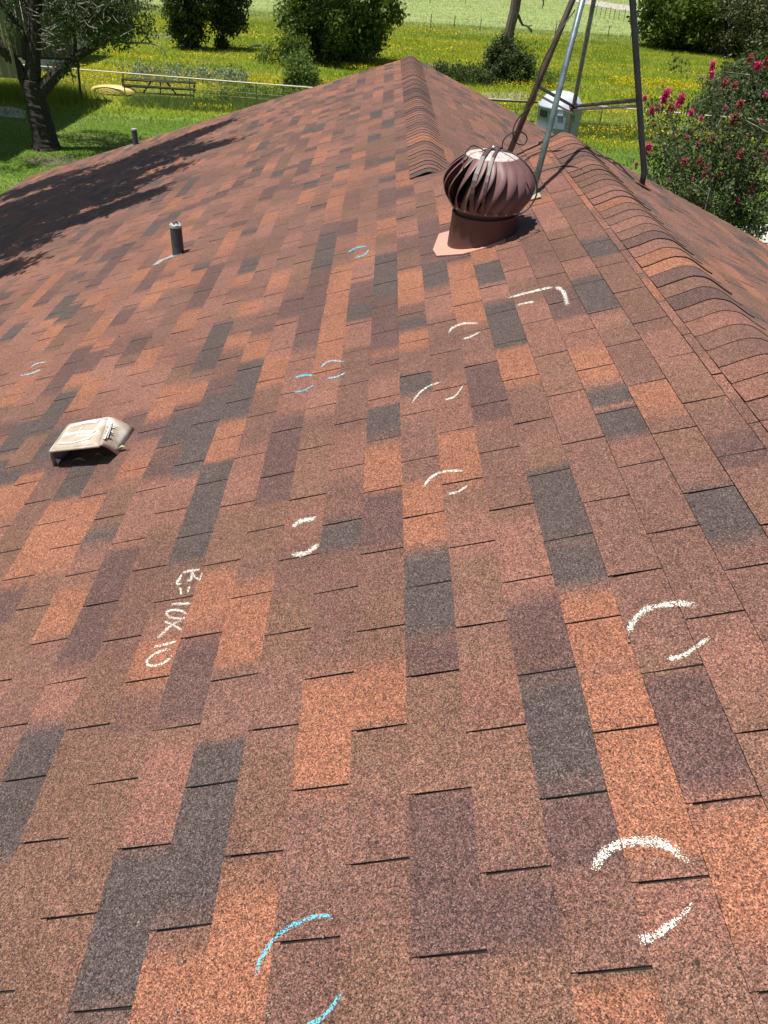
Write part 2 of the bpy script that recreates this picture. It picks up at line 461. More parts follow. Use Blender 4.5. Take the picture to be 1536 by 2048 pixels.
# ---- ridge caps: bent pieces, exposed edge towards the near end
def cap(xr, zr, slL, slR, y, seed, w=.150, rad=.045, lift=.0095):
    r = random.Random(seed); NS = 14; V = []; F = []; C = []; Mi = []
    L = .1165 + .03
    c = np.array(PAL[r.choices('RTPMOD', [30, 22, 18, 22, 5, 3])[0]]) * r.uniform(.9, 1.1)
    aL, aR = math.atan(slL), math.atan(slR)
    yj = r.uniform(-.005, .005); lj = r.uniform(-.0025, .001)
    def prof(t, h):      # t in [-1,1] arc position, rounded crest
        s = t * w; ax = abs(s) if abs(s) > .06 else s * s / .12 + .03
        x = s * .985; z = -(ax * (slL if s < 0 else slR)) * .985
        nx = math.sin(aR) * min(1, max(0, s / .05)) - math.sin(aL) * min(1, max(0, -s / .05))
        n = Vector((nx, 0, math.cos(math.asin(nx))))
        return Vector((xr + x, 0, zr + z + .002 + .016 * (1 - t * t) ** 2)) + n * h
    for yy, h in ((y + yj, lift + lj), (y + L, .0045), (y + yj, .001)):
        for i in range(NS + 1):
            t = -1 + 2 * i / NS; p = prof(t, h if yy != y + yj or h > 0 else h)
            V.append((p.x, yy + .0015 * math.sin(i * 1.3 + seed), p.z)); C.append(c)
    n1 = NS + 1
    for i in range(NS):
        F += [(i, i + 1, n1 + i + 1, n1 + i), (2 * n1 + i, 2 * n1 + i + 1, i + 1, i)]; Mi += [0, 1]
    for i in (0, NS):
        b = len(V); p = prof(-1 if i == 0 else 1, .001); V.append((p.x, y + L, p.z)); C.append(c)
        F.append((i, n1 + i, b, 2 * n1 + i)); Mi.append(1)
    return V, F, C, Mi
CE = .1165
y = NEAR_END - .118; sd_ = 1
while y > Y0:
    V, F, C, Mi = cap(XN, ZN, 1 / 3, SR, y, sd_); y -= CE; sd_ += 1
    if y > -.9: mesh_obj("ridge_cap", V, F, [M_SH, M_ASPH], roof, cols=C, fmat=Mi)
y = FAR_END - .13; sd_ = 500
while y > NEAR_END - .06:
    V, F, C, Mi = cap(XF, ZF, 1 / 3, SR, y, sd_); y -= CE; sd_ += 1
    mesh_obj("ridge_cap", V, F, [M_SH, M_ASPH], roof, cols=C, fmat=Mi)

# ---- chalk marks
def chalk_mat(name, c):
    m, n, l, b = new_mat(name)
    p = pos(n)
    vo = n.new("ShaderNodeTexVoronoi"); vo.inputs['Scale'].default_value = 500; l.new(p, vo.inputs['Vector'])
    sep = n.new("ShaderNodeSeparateColor"); l.new(vo.outputs['Color'], sep.inputs[0])
    col = n.new("ShaderNodeVertexColor"); col.layer_name = "Col"
    s2 = n.new("ShaderNodeSeparateColor"); l.new(col.outputs[0], s2.inputs[0])
    nz = noise(n, l, 90, 2, p)
    a = math_n(n, l, 'MULTIPLY_ADD', nz, 0.7, math_n(n, l, 'MULTIPLY', sep.outputs[0], 0.75))
    f = math_n(n, l, 'LESS_THAN', a, math_n(n, l, 'MULTIPLY', s2.outputs[0], 0.76))
    tr = n.new("ShaderNodeBsdfTransparent"); ms = n.new("ShaderNodeMixShader"); out = n["Material Output"]
    b.inputs['Base Color'].default_value = (*c, 1); b.inputs['Roughness'].default_value = 0.9
    l.new(f, ms.inputs[0]); l.new(tr.outputs[0], ms.inputs[1]); l.new(b.outputs[0], ms.inputs[2]); l.new(ms.outputs[0], out.inputs[0])
    return m
M_CW = chalk_mat("white chalk", (0.66, 0.63, 0.56)); M_CB = chalk_mat("blue chalk", (0.12, 0.50, 0.66))
M_CBP = chalk_mat("pale blue chalk", (0.28, 0.52, 0.64))
def surf(px, py, extra=.0012):
    P = Lp(px, py); s = P.x / math.cos(AL); fr = s / E_ - math.floor(s / E_)
    return Lp(px, py, .0058 * (1 - fr) + .001 + extra)
def chalk(label, strokes, mat):
    V = []; F = []; C = []
    for path, w0, w1 in strokes:
        pts = spline([Vector((a, b, 0)) for a, b in path], 14); n = len(pts); prev = None
        for i, p in enumerate(pts):
            d = (pts[min(i + 1, n - 1)] - pts[max(0, i - 1)]).normalized(); q = Vector((-d.y, d.x, 0))
            t = i / (n - 1); w = (w0 + (w1 - w0) * t) * (.85 + .3 * rnd.random()) * .62
            endf = min(1, .35 + 4 * t, .35 + 4 * (1 - t)); b = len(V)
            for u, cc in ((-1.25, .15), (-.6, .92), (0, 1.15), (.6, .92), (1.25, .15)):
                pp = p + q * w * u; V.append(surf(pp.x, pp.y)); C.append((cc * endf,) * 3)
            if prev is not None:
                for j in range(4): F.append((prev + j, b + j, b + j + 1, prev + j + 1))
            prev = b
    o = mesh_obj("chalk_mark", V, F, [mat], roof, cols=C)
    o["label"] = label
chalk("thick white chalk brackets lowest on the right", [([(1190, 1752), (1200, 1715), (1235, 1690), (1285, 1682), (1335, 1692), (1390, 1730)], 20, 20), ([(1270, 1882), (1305, 1873), (1350, 1842), (1392, 1800)], 24, 8)], M_CW)
chalk("large white chalk brackets near the right edge", [([(1257, 1275), (1265, 1245), (1295, 1218), (1350, 1207), (1407, 1212)], 12, 11), ([(1320, 1318), (1360, 1313), (1395, 1292), (1424, 1270)], 11, 8)], M_CW)
chalk("white chalk brackets above the written measurement", [([(583, 1057), (600, 1043), (637, 1035)], 7, 9), ([(580, 1108), (612, 1106), (641, 1085)], 10, 8)], M_CW)
chalk("white chalk brackets on an orange shingle", [([(845, 976), (862, 955), (888, 943), (938, 941)], 6, 4), ([(893, 988), (915, 984), (940, 968)], 6, 3)], M_CW)
chalk("thin white chalk brackets in mid roof", [([(822, 808), (840, 785), (860, 771), (886, 763)], 4, 3), ([(889, 800), (910, 792), (928, 768)], 4, 3)], M_CW)
chalk("small white chalk brackets below the turbine vent", [([(896, 668), (906, 655), (930, 647), (963, 647)], 5, 4), ([(924, 679), (942, 673), (963, 662)], 4, 3)], M_CW)
chalk("white chalk corner mark right below the turbine vent", [([(1012, 597), (1045, 588), (1082, 579), (1108, 573)], 4, 5), ([(1108, 573), (1126, 583), (1136, 614)], 6, 10), ([(1033, 611), (1052, 606), (1070, 603)], 4, 4)], M_CW)
chalk("bright blue chalk brackets at the bottom", [([(510, 1966), (520, 1922), (550, 1876), (590, 1848), (640, 1831), (676, 1839)], 8, 9), ([(605, 2056), (650, 2030), (690, 1976)], 11, 7)], M_CB)
chalk("blue chalk brackets left of mid roof", [([(589, 756), (605, 751), (629, 750)], 4, 4), ([(586, 784), (610, 780), (632, 767)], 3, 3)], M_CB)
chalk("pale blue chalk brackets in mid roof", [([(640, 735), (660, 722), (692, 723)], 3, 3), ([(652, 757), (675, 753), (693, 744)], 3, 3)], M_CBP)
chalk("small blue chalk brackets left of the turbine vent", [([(694, 506), (712, 496), (737, 491)], 3, 3), ([(709, 516), (729, 509), (739, 497)], 3, 3)], M_CB)
chalk("faint pale blue chalk brackets at the left edge", [([(58, 737), (72, 728), (96, 723)], 3, 2), ([(38, 751), (62, 747), (86, 737)], 3, 3)], M_CBP)
def tx(pl): return [(200 + a / 3.072, 1100 + b / 3.072) for a, b in pl]
oval = lambda cx, cy, a, b, th: [(cx + a * math.cos(t) * math.cos(th) - b * math.sin(t) * math.sin(th), cy + a * math.cos(t) * math.sin(th) + b * math.sin(t) * math.cos(th)) for t in [i * math.pi / 5 for i in range(11)]]
chalk("white chalk handwriting running down the shingles", [(tx(p), 5, 5) for p in (
    [(498, 140), (560, 126), (627, 117)], [(627, 117), (615, 176), (588, 168), (566, 142), (556, 182), (520, 196)], [(503, 140), (492, 172), (474, 203), (508, 214)],
    [(493, 225), (499, 278)], [(550, 222), (538, 262)], [(432, 334), (500, 330), (564, 327)], oval(472, 395, 62, 26, .12),
    [(384, 432), (440, 456), (508, 494)], [(500, 428), (430, 470), (346, 548)], [(322, 596), (400, 580), (480, 556)], oval(368, 662, 88, 36, -.45))], M_CW)

# litter: pale chips and dark crumbs lying on the shingles
LV = []; LF = []; LM = []
for i in range(100):
    x, y = rnd.uniform(0, 1536), rnd.uniform(330, 2040)
    p = Lp(x, y)
    if not (XE + .3 < p.x < XN - .25): continue
    r_ = rnd.uniform(.0015, .0045) * (1.6 if y < 700 else 1); c = surf(x, y, .001); b = len(LV); a0 = rnd.uniform(0, 6)
    for j in range(5): LV.append(c + SL * (math.cos(a0 + j * 1.257) * r_ * rnd.uniform(.5, 1.6)) + Vector((0, math.sin(a0 + j * 1.257) * r_, 0)))
    LV.append(c + nL * r_ * .8)
    for j in range(5): LF.append((b + j, b + (j + 1) % 5, b + 5)); LM.append(0 if rnd.random() < .45 else 1)
tag(mesh_obj("roof_litter", LV, LF, [simple("pale chip", (0.36, 0.30, 0.24), .8), simple("dark crumb", (0.05, 0.035, 0.03), .9)], fmat=LM), kind="stuff")

# ------------------------------------------------------------------ ROOF TURBINE VENT
def vent_paint(name, a, b_, c):
    m, n, l, b = new_mat(name); p = pos(n)
    f = noise(n, l, 14, 5, p); g = noise(n, l, 90, 3, p)
    x = ramp(n, l, f, [(0.3, a), (0.7, b_)])
    x = mix(n, l, x, c, ramp(n, l, g, [(0.68, 0), (0.74, .7)]))
    l.new(x, b.inputs['Base Color']); b.inputs['Roughness'].default_value = 0.5
    return m
M_VANE = vent_paint("faded brown vane paint", (0.150, 0.070, 0.072), (0.200, 0.105, 0.105), (0.30, 0.22, 0.21))
M_COLL = simple("brown collar paint", (0.125, 0.052, 0.050), 0.5, scale=9, var=0.15)
M_FLASH = simple("pink brown flashing", (0.62, 0.30, 0.23), 0.55, scale=7, var=0.1)
m, n, l, b = new_mat("chalky peeled cap"); p = pos(n); f = noise(n, l, 55, 5, p, .7)
l.new(ramp(n, l, f, [(0.36, (0.30, 0.15, 0.14)), (0.47, (0.50, 0.43, 0.41)), (0.8, (0.62, 0.57, 0.55))]), b.inputs['Base Color']); b.inputs['Roughness'].default_value = .6
M_PEEL = m
M_BLACK = simple("black rubber and inner shade", (0.012, 0.011, 0.012), 0.5, scale=30)  # cables, and the shade inside vent, hood and bin painted black
M_STEEL = simple("bright steel", (0.60, 0.60, 0.58), 0.35, 0.9, scale=60)
T0 = Lp(964, 474); tb0 = T0.copy()
vent = empty("turbine_vent", T0, "round brown turbine roof vent with a peeling white cap strapped with black bands", "roof vent")
# flashing plate lying on the slope, chamfered corner showing at the lower left
def onL(s, y, h): q = SL * s + nL * h; return Vector((q.x, y, q.z))
ts = T0.x / math.cos(AL); ty = T0.y
FP = [(-.265, -.02), (-.25, -.13), (-.12, -.205), (-.03, -.205), (.10, -.19), (.15, .05), (.10, .22), (-.22, .22)]
V = [onL(ts + a, ty + b_, .010) for a, b_ in FP] + [onL(ts + a, ty + b_, .004) for a, b_ in FP]; k = len(FP)
mesh_obj("flashing", V, [tuple(range(k))] + [(i, (i + 1) % k, k + (i + 1) % k, k + i) for i in range(k)], [M_FLASH], vent)
# sloped lower collar: vertical-axis cylinder that meets the roof plane
cb = MB(); NSG = 40; r0, r1 = .180, .163
for j in range(NSG):
    t = 2 * math.pi * j / NSG; x = T0.x + r0 * math.cos(t); yy = T0.y + r0 * math.sin(t)
    cb.v.append((x, yy, x / 3 + .004))
for zz, rr in ((.122, r0 - .010), (.128, r0 - .006), (.132, r0 - .012), (.132, r1)):
    for j in range(NSG):
        t = 2 * math.pi * j / NSG; tilt = .07 * math.cos(t - .3) * r0
        cb.v.append((T0.x + rr * math.cos(t), T0.y + rr * math.sin(t), T0.z + zz + tilt * .6))
for i in range(4):
    for j in range(NSG):
        q = (j + 1) % NSG; cb.f.append((i * NSG + j, i * NSG + q, (i + 1) * NSG + q, (i + 1) * NSG + j)); cb.m.append(0)
cb.build("base_collar", [M_COLL], vent, smooth=True)
th = MB(); th.lathe(T0, [(.156, .09), (.156, .185), (.160, .188), (.150, .192)], 40); th.build("throat", [M_COLL], vent, smooth=True)
# rotor
NB = 21; HZ0, HZ1 = .158, .400
def rp(v):  # 0 bottom .. 1 top
    if v < .45: return .178 + .052 * math.sin(v / .45 * math.pi / 2)
    return .230 - .098 * ((v - .45) / .55) ** 2.2
inner = MB(); inner.lathe(T0, [(.10, HZ0 + .002)] + [(rp(i / 8) - .050, HZ0 + (HZ1 - HZ0 - .012) * i / 8) for i in range(9)], 24); inner.build("inner_shade", [M_BLACK], vent)  # added black liner; shade between the vanes put into its colour
rb_ = MB(); rb_.lathe(T0, [(.168, HZ0 - .008), (.180, HZ0 - .006), (.183, HZ0 + .012), (.168, HZ0 + .014), (.168, HZ0 - .008)], 40); rb_.build("bottom_ring", [M_VANE], vent, smooth=True)
for j in range(NB):
    V = []; F = []; NVv = 14; wa = 2 * math.pi / NB
    ph = wa * j
    for i in range(NVv + 1):
        v = i / NVv; r = rp(v); z = HZ0 + (HZ1 - HZ0) * v
        tw = .42 * math.sin(v * math.pi * .5) ** 1.3
        a0 = ph + tw; pin = .040 * math.sin(max(0.0, min(1, v * 1.02)) * math.pi) ** .7
        bow = .6 * wa * math.sin(v * math.pi)
        for u in (0, .45, .88, 1.0):
            aa = a0 + wa * (u - .5) * (1.0 - .24 * math.sin(v * math.pi)); rr = r - pin * ((1 - u) if u < .88 else 0) + (.004 if u == 0.88 else 0)
            V.append((T0.x + rr * math.cos(aa), T0.y + rr * math.sin(aa), T0.z + z))
    for i in range(NVv):
        for q in range(3):
            F.append((i * 4 + q, i * 4 + q + 1, (i + 1) * 4 + q + 1, (i + 1) * 4 + q))
    mesh_obj("vane", V, F, [M_VANE], vent, smooth=True)
tc = MB(); tc.lathe(T0, [(.132, HZ1 - .012), (.135, HZ1 - .004), (.128, HZ1 + .003), (.118, HZ1 + .004), (.112, HZ1 + .007), (.06, HZ1 + .022), (.018, HZ1 + .028)], 40, cap_top=True)
tc.build("top_cap", [M_PEEL], vent, smooth=True)
nb = MB(); nb.lathe((T0.x, T0.y, T0.z + HZ1 + .028), [(.010, 0), (.010, .012), (.004, .016)], 8, cap_top=True); nb.build("bolt", [M_STEEL], vent)
rv = MB(); rv.lathe((0, 0, 0), [(.0055, 0), (.004, .003), (.001, .004)], 8, cap_top=True)
rv0 = None
for j in range(NB):
    a = 2 * math.pi * j / NB + .1; rr = .1830
    o = Vector((T0.x + rr * math.cos(a), T0.y + rr * math.sin(a), T0.z + HZ0 + .004))
    if rv0 is None:
        rv0 = mesh_obj("rivet", rv.v, rv.f, [M_STEEL], vent, origin=(0, 0, 0)); WO[rv0.name] = o; rv0.location = o - WO[vent.name]
        c = rv0
    else: c = copy_obj(rv0, o, vent)
    c.rotation_euler = (0, math.pi / 2, a)
# two straps tied over the head
def strap(az, off, w=.011):
    V = []; F = []; d = Vector((math.cos(az), math.sin(az), 0)); q = Vector((-d.y, d.x, 0)); pr = []
    for i in range(33):
        u = -1 + 2 * i / 32
        if abs(u) < .45: x = u / .45 * .13; z = HZ1 + .03 - .022 * abs(u / .45) ** 1.5 + .008
        else:
            v = 1 - (abs(u) - .45) / .55; x = math.copysign(rp(v) + .006, u); z = HZ0 + (HZ1 - HZ0) * v
            if v > .86: x = math.copysign(max(.13, rp(v) + .004), u)
        c = Vector(T0) + d * x + q * (off * (1 - .3 * abs(u))) + Vector((0, 0, z))
        pr.append(c)
        V += [c - q * w, c + q * w]
    for i in range(32): F.append((i * 2, i * 2 + 1, i * 2 + 3, i * 2 + 2))
    n0 = len(V); V += [v - Vector((0, 0, .002)) for v in V[:]]
    F += [tuple(n0 + q_ for q_ in f[::-1]) for f in F[:32]] + [(i * 2, i * 2 + 2, n0 + i * 2 + 2, n0 + i * 2) for i in range(32)] + [(i * 2 + 1, n0 + i * 2 + 1, n0 + i * 2 + 3, i * 2 + 3) for i in range(32)]
    mesh_obj("strap", V, F, [M_STRAP], vent)
M_STRAP = simple("weathered plum strap", (0.10, 0.055, 0.055), .5, scale=20)
strap(math.radians(-114), -.012); strap(math.radians(-106), .024, .007)

# ------------------------------------------------------------------ PIPES
M_LEAD = simple("dull lead pipe", (0.080, 0.085, 0.100), 0.55, 0.3, scale=30, var=.3)
M_LEADL = simple("pale folded lead", (0.55, 0.57, 0.57), 0.4, 0.4, scale=40, var=.3)
def pipe(px, py, r, h, label, flash=True):
    P = Lp(px, py); g = empty("vent_pipe", P, label, "vent pipe", "plumbing vent pipes through the roof")
    mb = MB(); mb.lathe((P.x, P.y, P.z), [(r * 1.03, -r * .5), (r * 1.03, .01), (r, .02), (r, h - .02), (r * .99, h)], 20); mb.build("pipe", [M_LEAD], g, smooth=True)
    rr = random.Random(int(px)); mb = MB(); V = []; F = []
    for j in range(20):
        t = 2 * math.pi * j / 20; jag = .020 * abs(math.sin(2.5 * t + 1)) + rr.uniform(0, .004)
        V += [(P.x + r * 1.04 * math.cos(t), P.y + r * 1.04 * math.sin(t), P.z + h - .012), (P.x + r * 1.02 * math.cos(t), P.y + r * 1.02 * math.sin(t), P.z + h + jag * .4),
              (P.x + r * .55 * math.cos(t), P.y + r * .55 * math.sin(t), P.z + h + jag)]
    for j in range(20):
        q = (j + 1) % 20; F += [(j * 3, q * 3, q * 3 + 1, j * 3 + 1), (j * 3 + 1, q * 3 + 1, q * 3 + 2, j * 3 + 2)]
    mesh_obj("cap_fold", V, F, [M_LEADL], g)
    s = P.x / math.cos(AL); FPp = [(-r * 1.6, -r * .3), (-r * 3.4, -r * 1.1), (-r * 4.1, -r * 3.2), (-r * 2.9, -r * 3.4), (-r * 2.2, -r * 1.7), (-r * .4, -r * 1.35), (r * .9, -r * .8), (r * .6, r * .6), (-r * .5, r * 1.1)]
    V = [onL(s + a, P.y + b_, .0095) for a, b_ in FPp] + [onL(s + a, P.y + b_, .003) for a, b_ in FPp]; k = len(FPp)
    mesh_obj("flashing", V, [tuple(range(k))] + [(i, (i + 1) % k, k + (i + 1) % k, k + i) for i in range(k)], [M_LEADL], g)
pipe(357, 509, .041, .205, "dark grey vent pipe with folded pale rim standing in full sun")
pipe(272, 290, .040, .215, "dark vent pipe in the tree shade near the far left roof edge")

# ------------------------------------------------------------------ EXHAUST HOOD
m, n, l, b = new_mat("sun bleached beige plastic"); p = pos(n)
f = noise(n, l, 11, 2, p, .5); mp = n.new("ShaderNodeMapping"); mp.inputs['Scale'].default_value = (6, 40, 10); l.new(p, mp.inputs[0])
g_ = noise(n, l, 1.6, 4, mp.outputs[0])
x = ramp(n, l, f, [(0.40, (0.44, 0.35, 0.275)), (0.52, (0.50, 0.41, 0.335)), (0.60, (0.64, 0.59, 0.53))])
x = mix(n, l, x, (0.36, 0.26, 0.19), ramp(n, l, g_, [(0.55, 0), (0.70, .3)]))
l.new(x, b.inputs['Base Color']); b.inputs['Roughness'].default_value = .5
M_HOOD = m
hs = -1.345; hy = 1.765
Pb = [Lp(110, 938), Lp(234, 910), Lp(268, 862), Lp(150, 866)]
hood = empty("exhaust_hood", Lp(180, 905), "beige plastic exhaust hood with white peeling patches and a dark open front", "exhaust vent")
hb = [Lp(108, 934, .004), Lp(234, 910, .004), Lp(268, 858, .004), Lp(165, 878, .004)]
ht = [Lp(97, 897, .100), Lp(196, 886, .105), Lp(214, 830, .100), Lp(133, 844, .100)]
cen = sum(ht, Vector()) / 4
V = []; F = []
# rounded shell: top grid with soft shoulders, side skirts right/back/left, front left open
rows = 7
def lerp(a, b, t): return a + (b - a) * t
def topq(u, v, k=1.0):
    a = lerp(ht[0], ht[1], u); b_ = lerp(ht[3], ht[2], u); p = lerp(a, b_, v)
    edge = max(abs(u - .5) * 2, abs(v - .5) * 2); return p - nL * (.012 * max(0, edge - .7) / .3)
NU = 8
for j in range(NU + 1):
    for i in range(NU + 1): V.append(topq(i / NU, j / NU))
for j in range(NU):
    for i in range(NU): a = j * (NU + 1) + i; F.append((a, a + 1, a + NU + 2, a + NU + 1))
def skirt(i0, i1, b0, b1, st=5):
    base = len(V)
    for k2 in range(st + 1):
        t = k2 / st
        for s_ in range(NU + 1):
            u = s_ / NU; tp = topq(*(lerp(Vector((*i0, 0)), Vector((*i1, 0)), u).xy)); bp = lerp(b0, b1, u)
            q = lerp(tp, bp, t) + (nL * .012 + (bp - tp).normalized() * 0) * math.sin(t * math.pi) ; V.append(q)
    for k2 in range(st):
        for s_ in range(NU):
            a = base + k2 * (NU + 1) + s_; F.append((a, a + 1, a + NU + 2, a + NU + 1))
skirt((1, 0), (1, 1), hb[1], hb[2]); skirt((1, 1), (0, 1), hb[2], hb[3]); skirt((0, 1), (0, 0), hb[3], hb[0])
sh_ = mesh_obj("shell", V, F, [M_HOOD], hood, smooth=True)
md = sh_.modifiers.new("wall", 'SOLIDIFY'); md.thickness = .003
# white chalk scribbled over the crown and the right cheek
sb = MB()
def scr(pts, w=.005):
    for a_, b__ in zip(pts[:-1], pts[1:]):
        d_ = (b__ - a_).normalized(); q1 = d_.cross(nL).normalized() * w; u_ = nL * .0022 + Vector((.0012, 0, 0))
        sb.add([a_ - q1 + u_, a_ + q1 + u_, b__ + q1 + u_, b__ - q1 + u_], [(0, 1, 2, 3)])
scr([topq(.15, .15), topq(.45, .12), topq(.80, .2)]); scr([topq(.12, .45), topq(.5, .48), topq(.84, .42)], .010); scr([topq(.2, .78), topq(.55, .84), topq(.84, .8)], .012); scr([topq(.50, .08), topq(.46, .5), topq(.52, .9)], .003)
def ck(u, t): return lerp(topq(1, u), lerp(hb[1], hb[2], u), t) + nL * .012 * math.sin(t * math.pi) + Vector((.003, 0, .002))
for i in range(9):
    u0 = .2 + .07 * i; scr([ck(u0, .06), ck(u0 + .05 * math.sin(i * 2.3), .28 + .22 * abs(math.sin(i * 1.7)))], .0042)
scr([ck(.2, .12), ck(.8, .18)], .006); scr([ck(.25, .25), ck(.7, .22)], .005)
sb.build("chalk_scribble", [simple("chalk on plastic", (0.78, 0.76, 0.72), .9, scale=150, var=.3)], hood)
# front lip
lp_ = MB(); lp_.tube([lerp(ht[0], ht[1], t) - nL * .013 + Vector((0, -.002, 0)) for t in (0, .5, 1)], .006, 8); lp_.build("front_lip", [M_HOOD], hood, smooth=True)
lv = MB(); lv.box((0, 0, 0), (.001, .001, .001))
V = [hb[0] + Vector((.012, .01, .004)), hb[0] + Vector((.030, .012, .032)), hb[0] + Vector((.006, .012, .034)), hb[0] + Vector((.014, .016, .004))]
mesh_obj("bracket", V, [(0, 1, 2), (3, 2, 1), (0, 2, 3), (0, 3, 1)], [M_HOOD], hood)
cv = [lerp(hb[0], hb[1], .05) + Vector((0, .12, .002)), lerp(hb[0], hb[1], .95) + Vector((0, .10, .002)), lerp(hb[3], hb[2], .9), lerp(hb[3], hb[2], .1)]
mesh_obj("opening_shade", [c + nL * .008 for c in cv] + [c + nL * .075 - Vector((0, .03, 0)) for c in cv], [(0, 1, 2, 3), (0, 1, 5, 4)], [M_BLACK], hood)  # black sheet paints the shade inside the hood opening
M_LEAFY = simple("dry pale leaf", (0.40, 0.42, 0.22), .7, scale=60, var=.4)
for (a, b_) , nm in (((158, 922), 0), ((196, 912), 1), ((244, 897), 2)):
    P = Lp(a, b_, .012); V = []; L = .055 if nm == 0 else .03
    d = Vector((1, .12 * (nm - 1), .12)).normalized()
    for i in range(6):
        t = i / 5; w = .008 * math.sin(math.pi * min(1, t * .9 + .08)); c = P + d * L * (t - .5) + Vector((0, 0, .010 * math.sin(t * 3)))
        V += [c + Vector((0, -w, .002)), c, c + Vector((0, w, .002))]
    F = [(i * 3 + q, i * 3 + q + 1, i * 3 + q + 4, i * 3 + q + 3) for i in range(5) for q in range(2)]
    lab = ["curled pale leaf caught inside the dark hood opening", "small dry leaf at the right of the hood opening", "yellowish leaf scrap beside the right foot of the hood"][nm]
    tag(mesh_obj("dry_leaf", V, F, [M_LEAFY]), lab, "leaf", "dry leaves caught at the exhaust hood")

# ------------------------------------------------------------------ TOWER ON THE ROOF
M_GALV = simple("galvanised pipe", (0.30, 0.38, 0.40), 0.38, 0.55, scale=18, c2=(0.17, 0.22, 0.24))
M_RUSTP = simple("rusty brown pipe", (0.16, 0.10, 0.075), 0.6, 0.3, scale=14, c2=(0.07, 0.055, 0.05))
M_DARKP = simple("dark painted pipe", (0.055, 0.055, 0.062), 0.45, 0.4, scale=12, c2=(0.035, 0.033, 0.036))
M_RUST = simple("rusted clamp", (0.32, 0.12, 0.06), 0.8, 0.2, scale=60, c2=(0.12, 0.06, 0.04))
nRn = NR; 
def Np(x, y): return hit(x, y, NR, NR.dot(Vector((XN, 0, ZN))))
def Fp(x, y): return hit(x, y, NR, NR.dot(Vector((XF, 0, ZF))))
tower = empty("tower", (1.1, 4.3, .38), "four-legged metal pipe tower standing astride the near ridge behind the turbine vent", "tower")
def leg(foot, up_px, up_Y, rad, mat, bend=None):
    Q = atY(*up_px, up_Y); d = (Q - foot); top = foot + d * (3.1 - foot.z) / d.z if d.z > 0 else Q
    mb = MB(); pts = [foot - Vector((0, 0, .02))] + ([bend] if bend is not None else []) + [Q, top]
    mb.tube(pts, rad, 14); mb.build("leg", [mat], tower, smooth=True)
    return foot, Q, top
f1 = Lp(1012, 312); f1.y = 4.55; f1 = Vector((f1.x * 1.0, f1.y, f1.x / 3)); f1 = Lp(1010, 322)
l1 = leg(f1, (1145, 0), 4.75, .0195, M_RUSTP)
l2 = leg(Lp(1062, 398), (1165, 0), 4.15, .0175, M_GALV)
P3 = atY(1147, 215, 5.9); Q3 = atY(1188, 0, 5.6); d3 = (P3 - Q3) / (P3.z - Q3.z)
z3 = (ZF - SR * (P3.x - XF)) ; f3 = P3 + d3 * (z3 - P3.z); 
mb = MB(); mb.tube([f3, P3, Q3, Q3 + (Q3 - P3).normalized() * 2.6], .0175, 12); mb.build("leg", [M_GALV], tower, smooth=True)
f4 = Np(1283, 374)
b4 = atY(1288, 335, f4.y + .01); Q4 = atY(1265, 0, 4.15)
mb = MB(); mb.tube([f4 - Vector((0, 0, .02)), atY(1288, 348, f4.y), b4, atY(1283, 270, f4.y + .03), Q4, Q4 + (Q4 - b4).normalized() * 2.6], .0185, 14); mb.build("leg", [M_DARKP], tower, smooth=True)
def on(l, py):   # point of a leg at picture height py
    a, b_ = l[0], l[1]
    for i in range(400):
        q = lerp(a, b_, i / 399)
        if pj(q)[1] <= py: return q
    return b_
A1 = on(l1, 172); B3 = P3 + (Q3 - P3) * .01; A4 = on((b4, Q4), 200)
def brace(a, b_, w=.012, mat=None):
    mb = MB(); d = (b_ - a).normalized(); q = d.cross(Vector((0, 0, 1))).normalized()
    mb.tube([a, b_], w, 6); mb.build("brace", [mat or M_DARKP], tower)
brace(A1, B3, .011); brace(A1 + Vector((0, 0, -.045)), B3 + Vector((0, 0, -.05)), .008, M_STEEL)
brace(B3, A4, .013); brace(B3 + Vector((0, -.01, -.022)), A4 + Vector((0, -.01, -.03)), .009, M_GALV)
u1, u2, u4 = on(l1, 1) , on(l2, 1), Q4
brace(u2 + Vector((0, 0, .03)), Q3 + Vector((0, 0, .03)), .012); brace(Q3 + Vector((0, 0, .03)), Q4 + Vector((0, 0, .05)), .014); brace(l1[1] + Vector((0, 0, .25)), u2 + Vector((0, 0, .28)), .012)
def lz(a, b_, z): return a + (b_ - a) * ((z - a.z) / (b_.z - a.z))
R4 = [lz(l1[0], l1[1], 2.1), lz(P3, Q3, 2.1), lz(b4, Q4, 2.1), lz(l2[0], l2[1], 2.1)]  # upper braces out of view, added for their shadow on the right slope
for i in range(4): brace(R4[i], R4[(i + 1) % 4], .012)
brace(R4[0], lz(P3, Q3, 1.35), .009); brace(R4[2], lz(l2[0], l2[1], 1.35), .009); brace(R4[1], lz(b4, Q4, 3.0), .009)
for c in (B3, Q3 + Vector((0, 0, .03))):
    mb = MB(); mb.tube([c - Vector((.03, 0, .012)), c, c + Vector((.03, 0, .012))], [.02, .027, .02], 10); mb.build("clamp", [M_RUST], tower)
for c, nv in ((f1, nL), (Lp(1062, 400), nL), (f4, NR)):
    mb = MB(); q = nv.cross(Vector((0, 1, 0))).normalized(); yv = Vector((0, 1, 0)); 
    pts = [c + q * a * .055 + yv * b_ * .04 for a, b_ in ((-1, -1), (1, -1), (1, 1), (-1, 1))]
    mb.add([p + nv * .010 for p in pts] + [p + nv * .016 for p in pts], [(0, 3, 2, 1), (4, 5, 6, 7), (0, 1, 5, 4), (1, 2, 6, 5), (2, 3, 7, 6), (3, 0, 4, 7)])
    mb.build("foot_plate", [M_RUST if c is f4 else simple("sealant coated plate", (0.42, 0.36, 0.24), .8, scale=50)], tower)
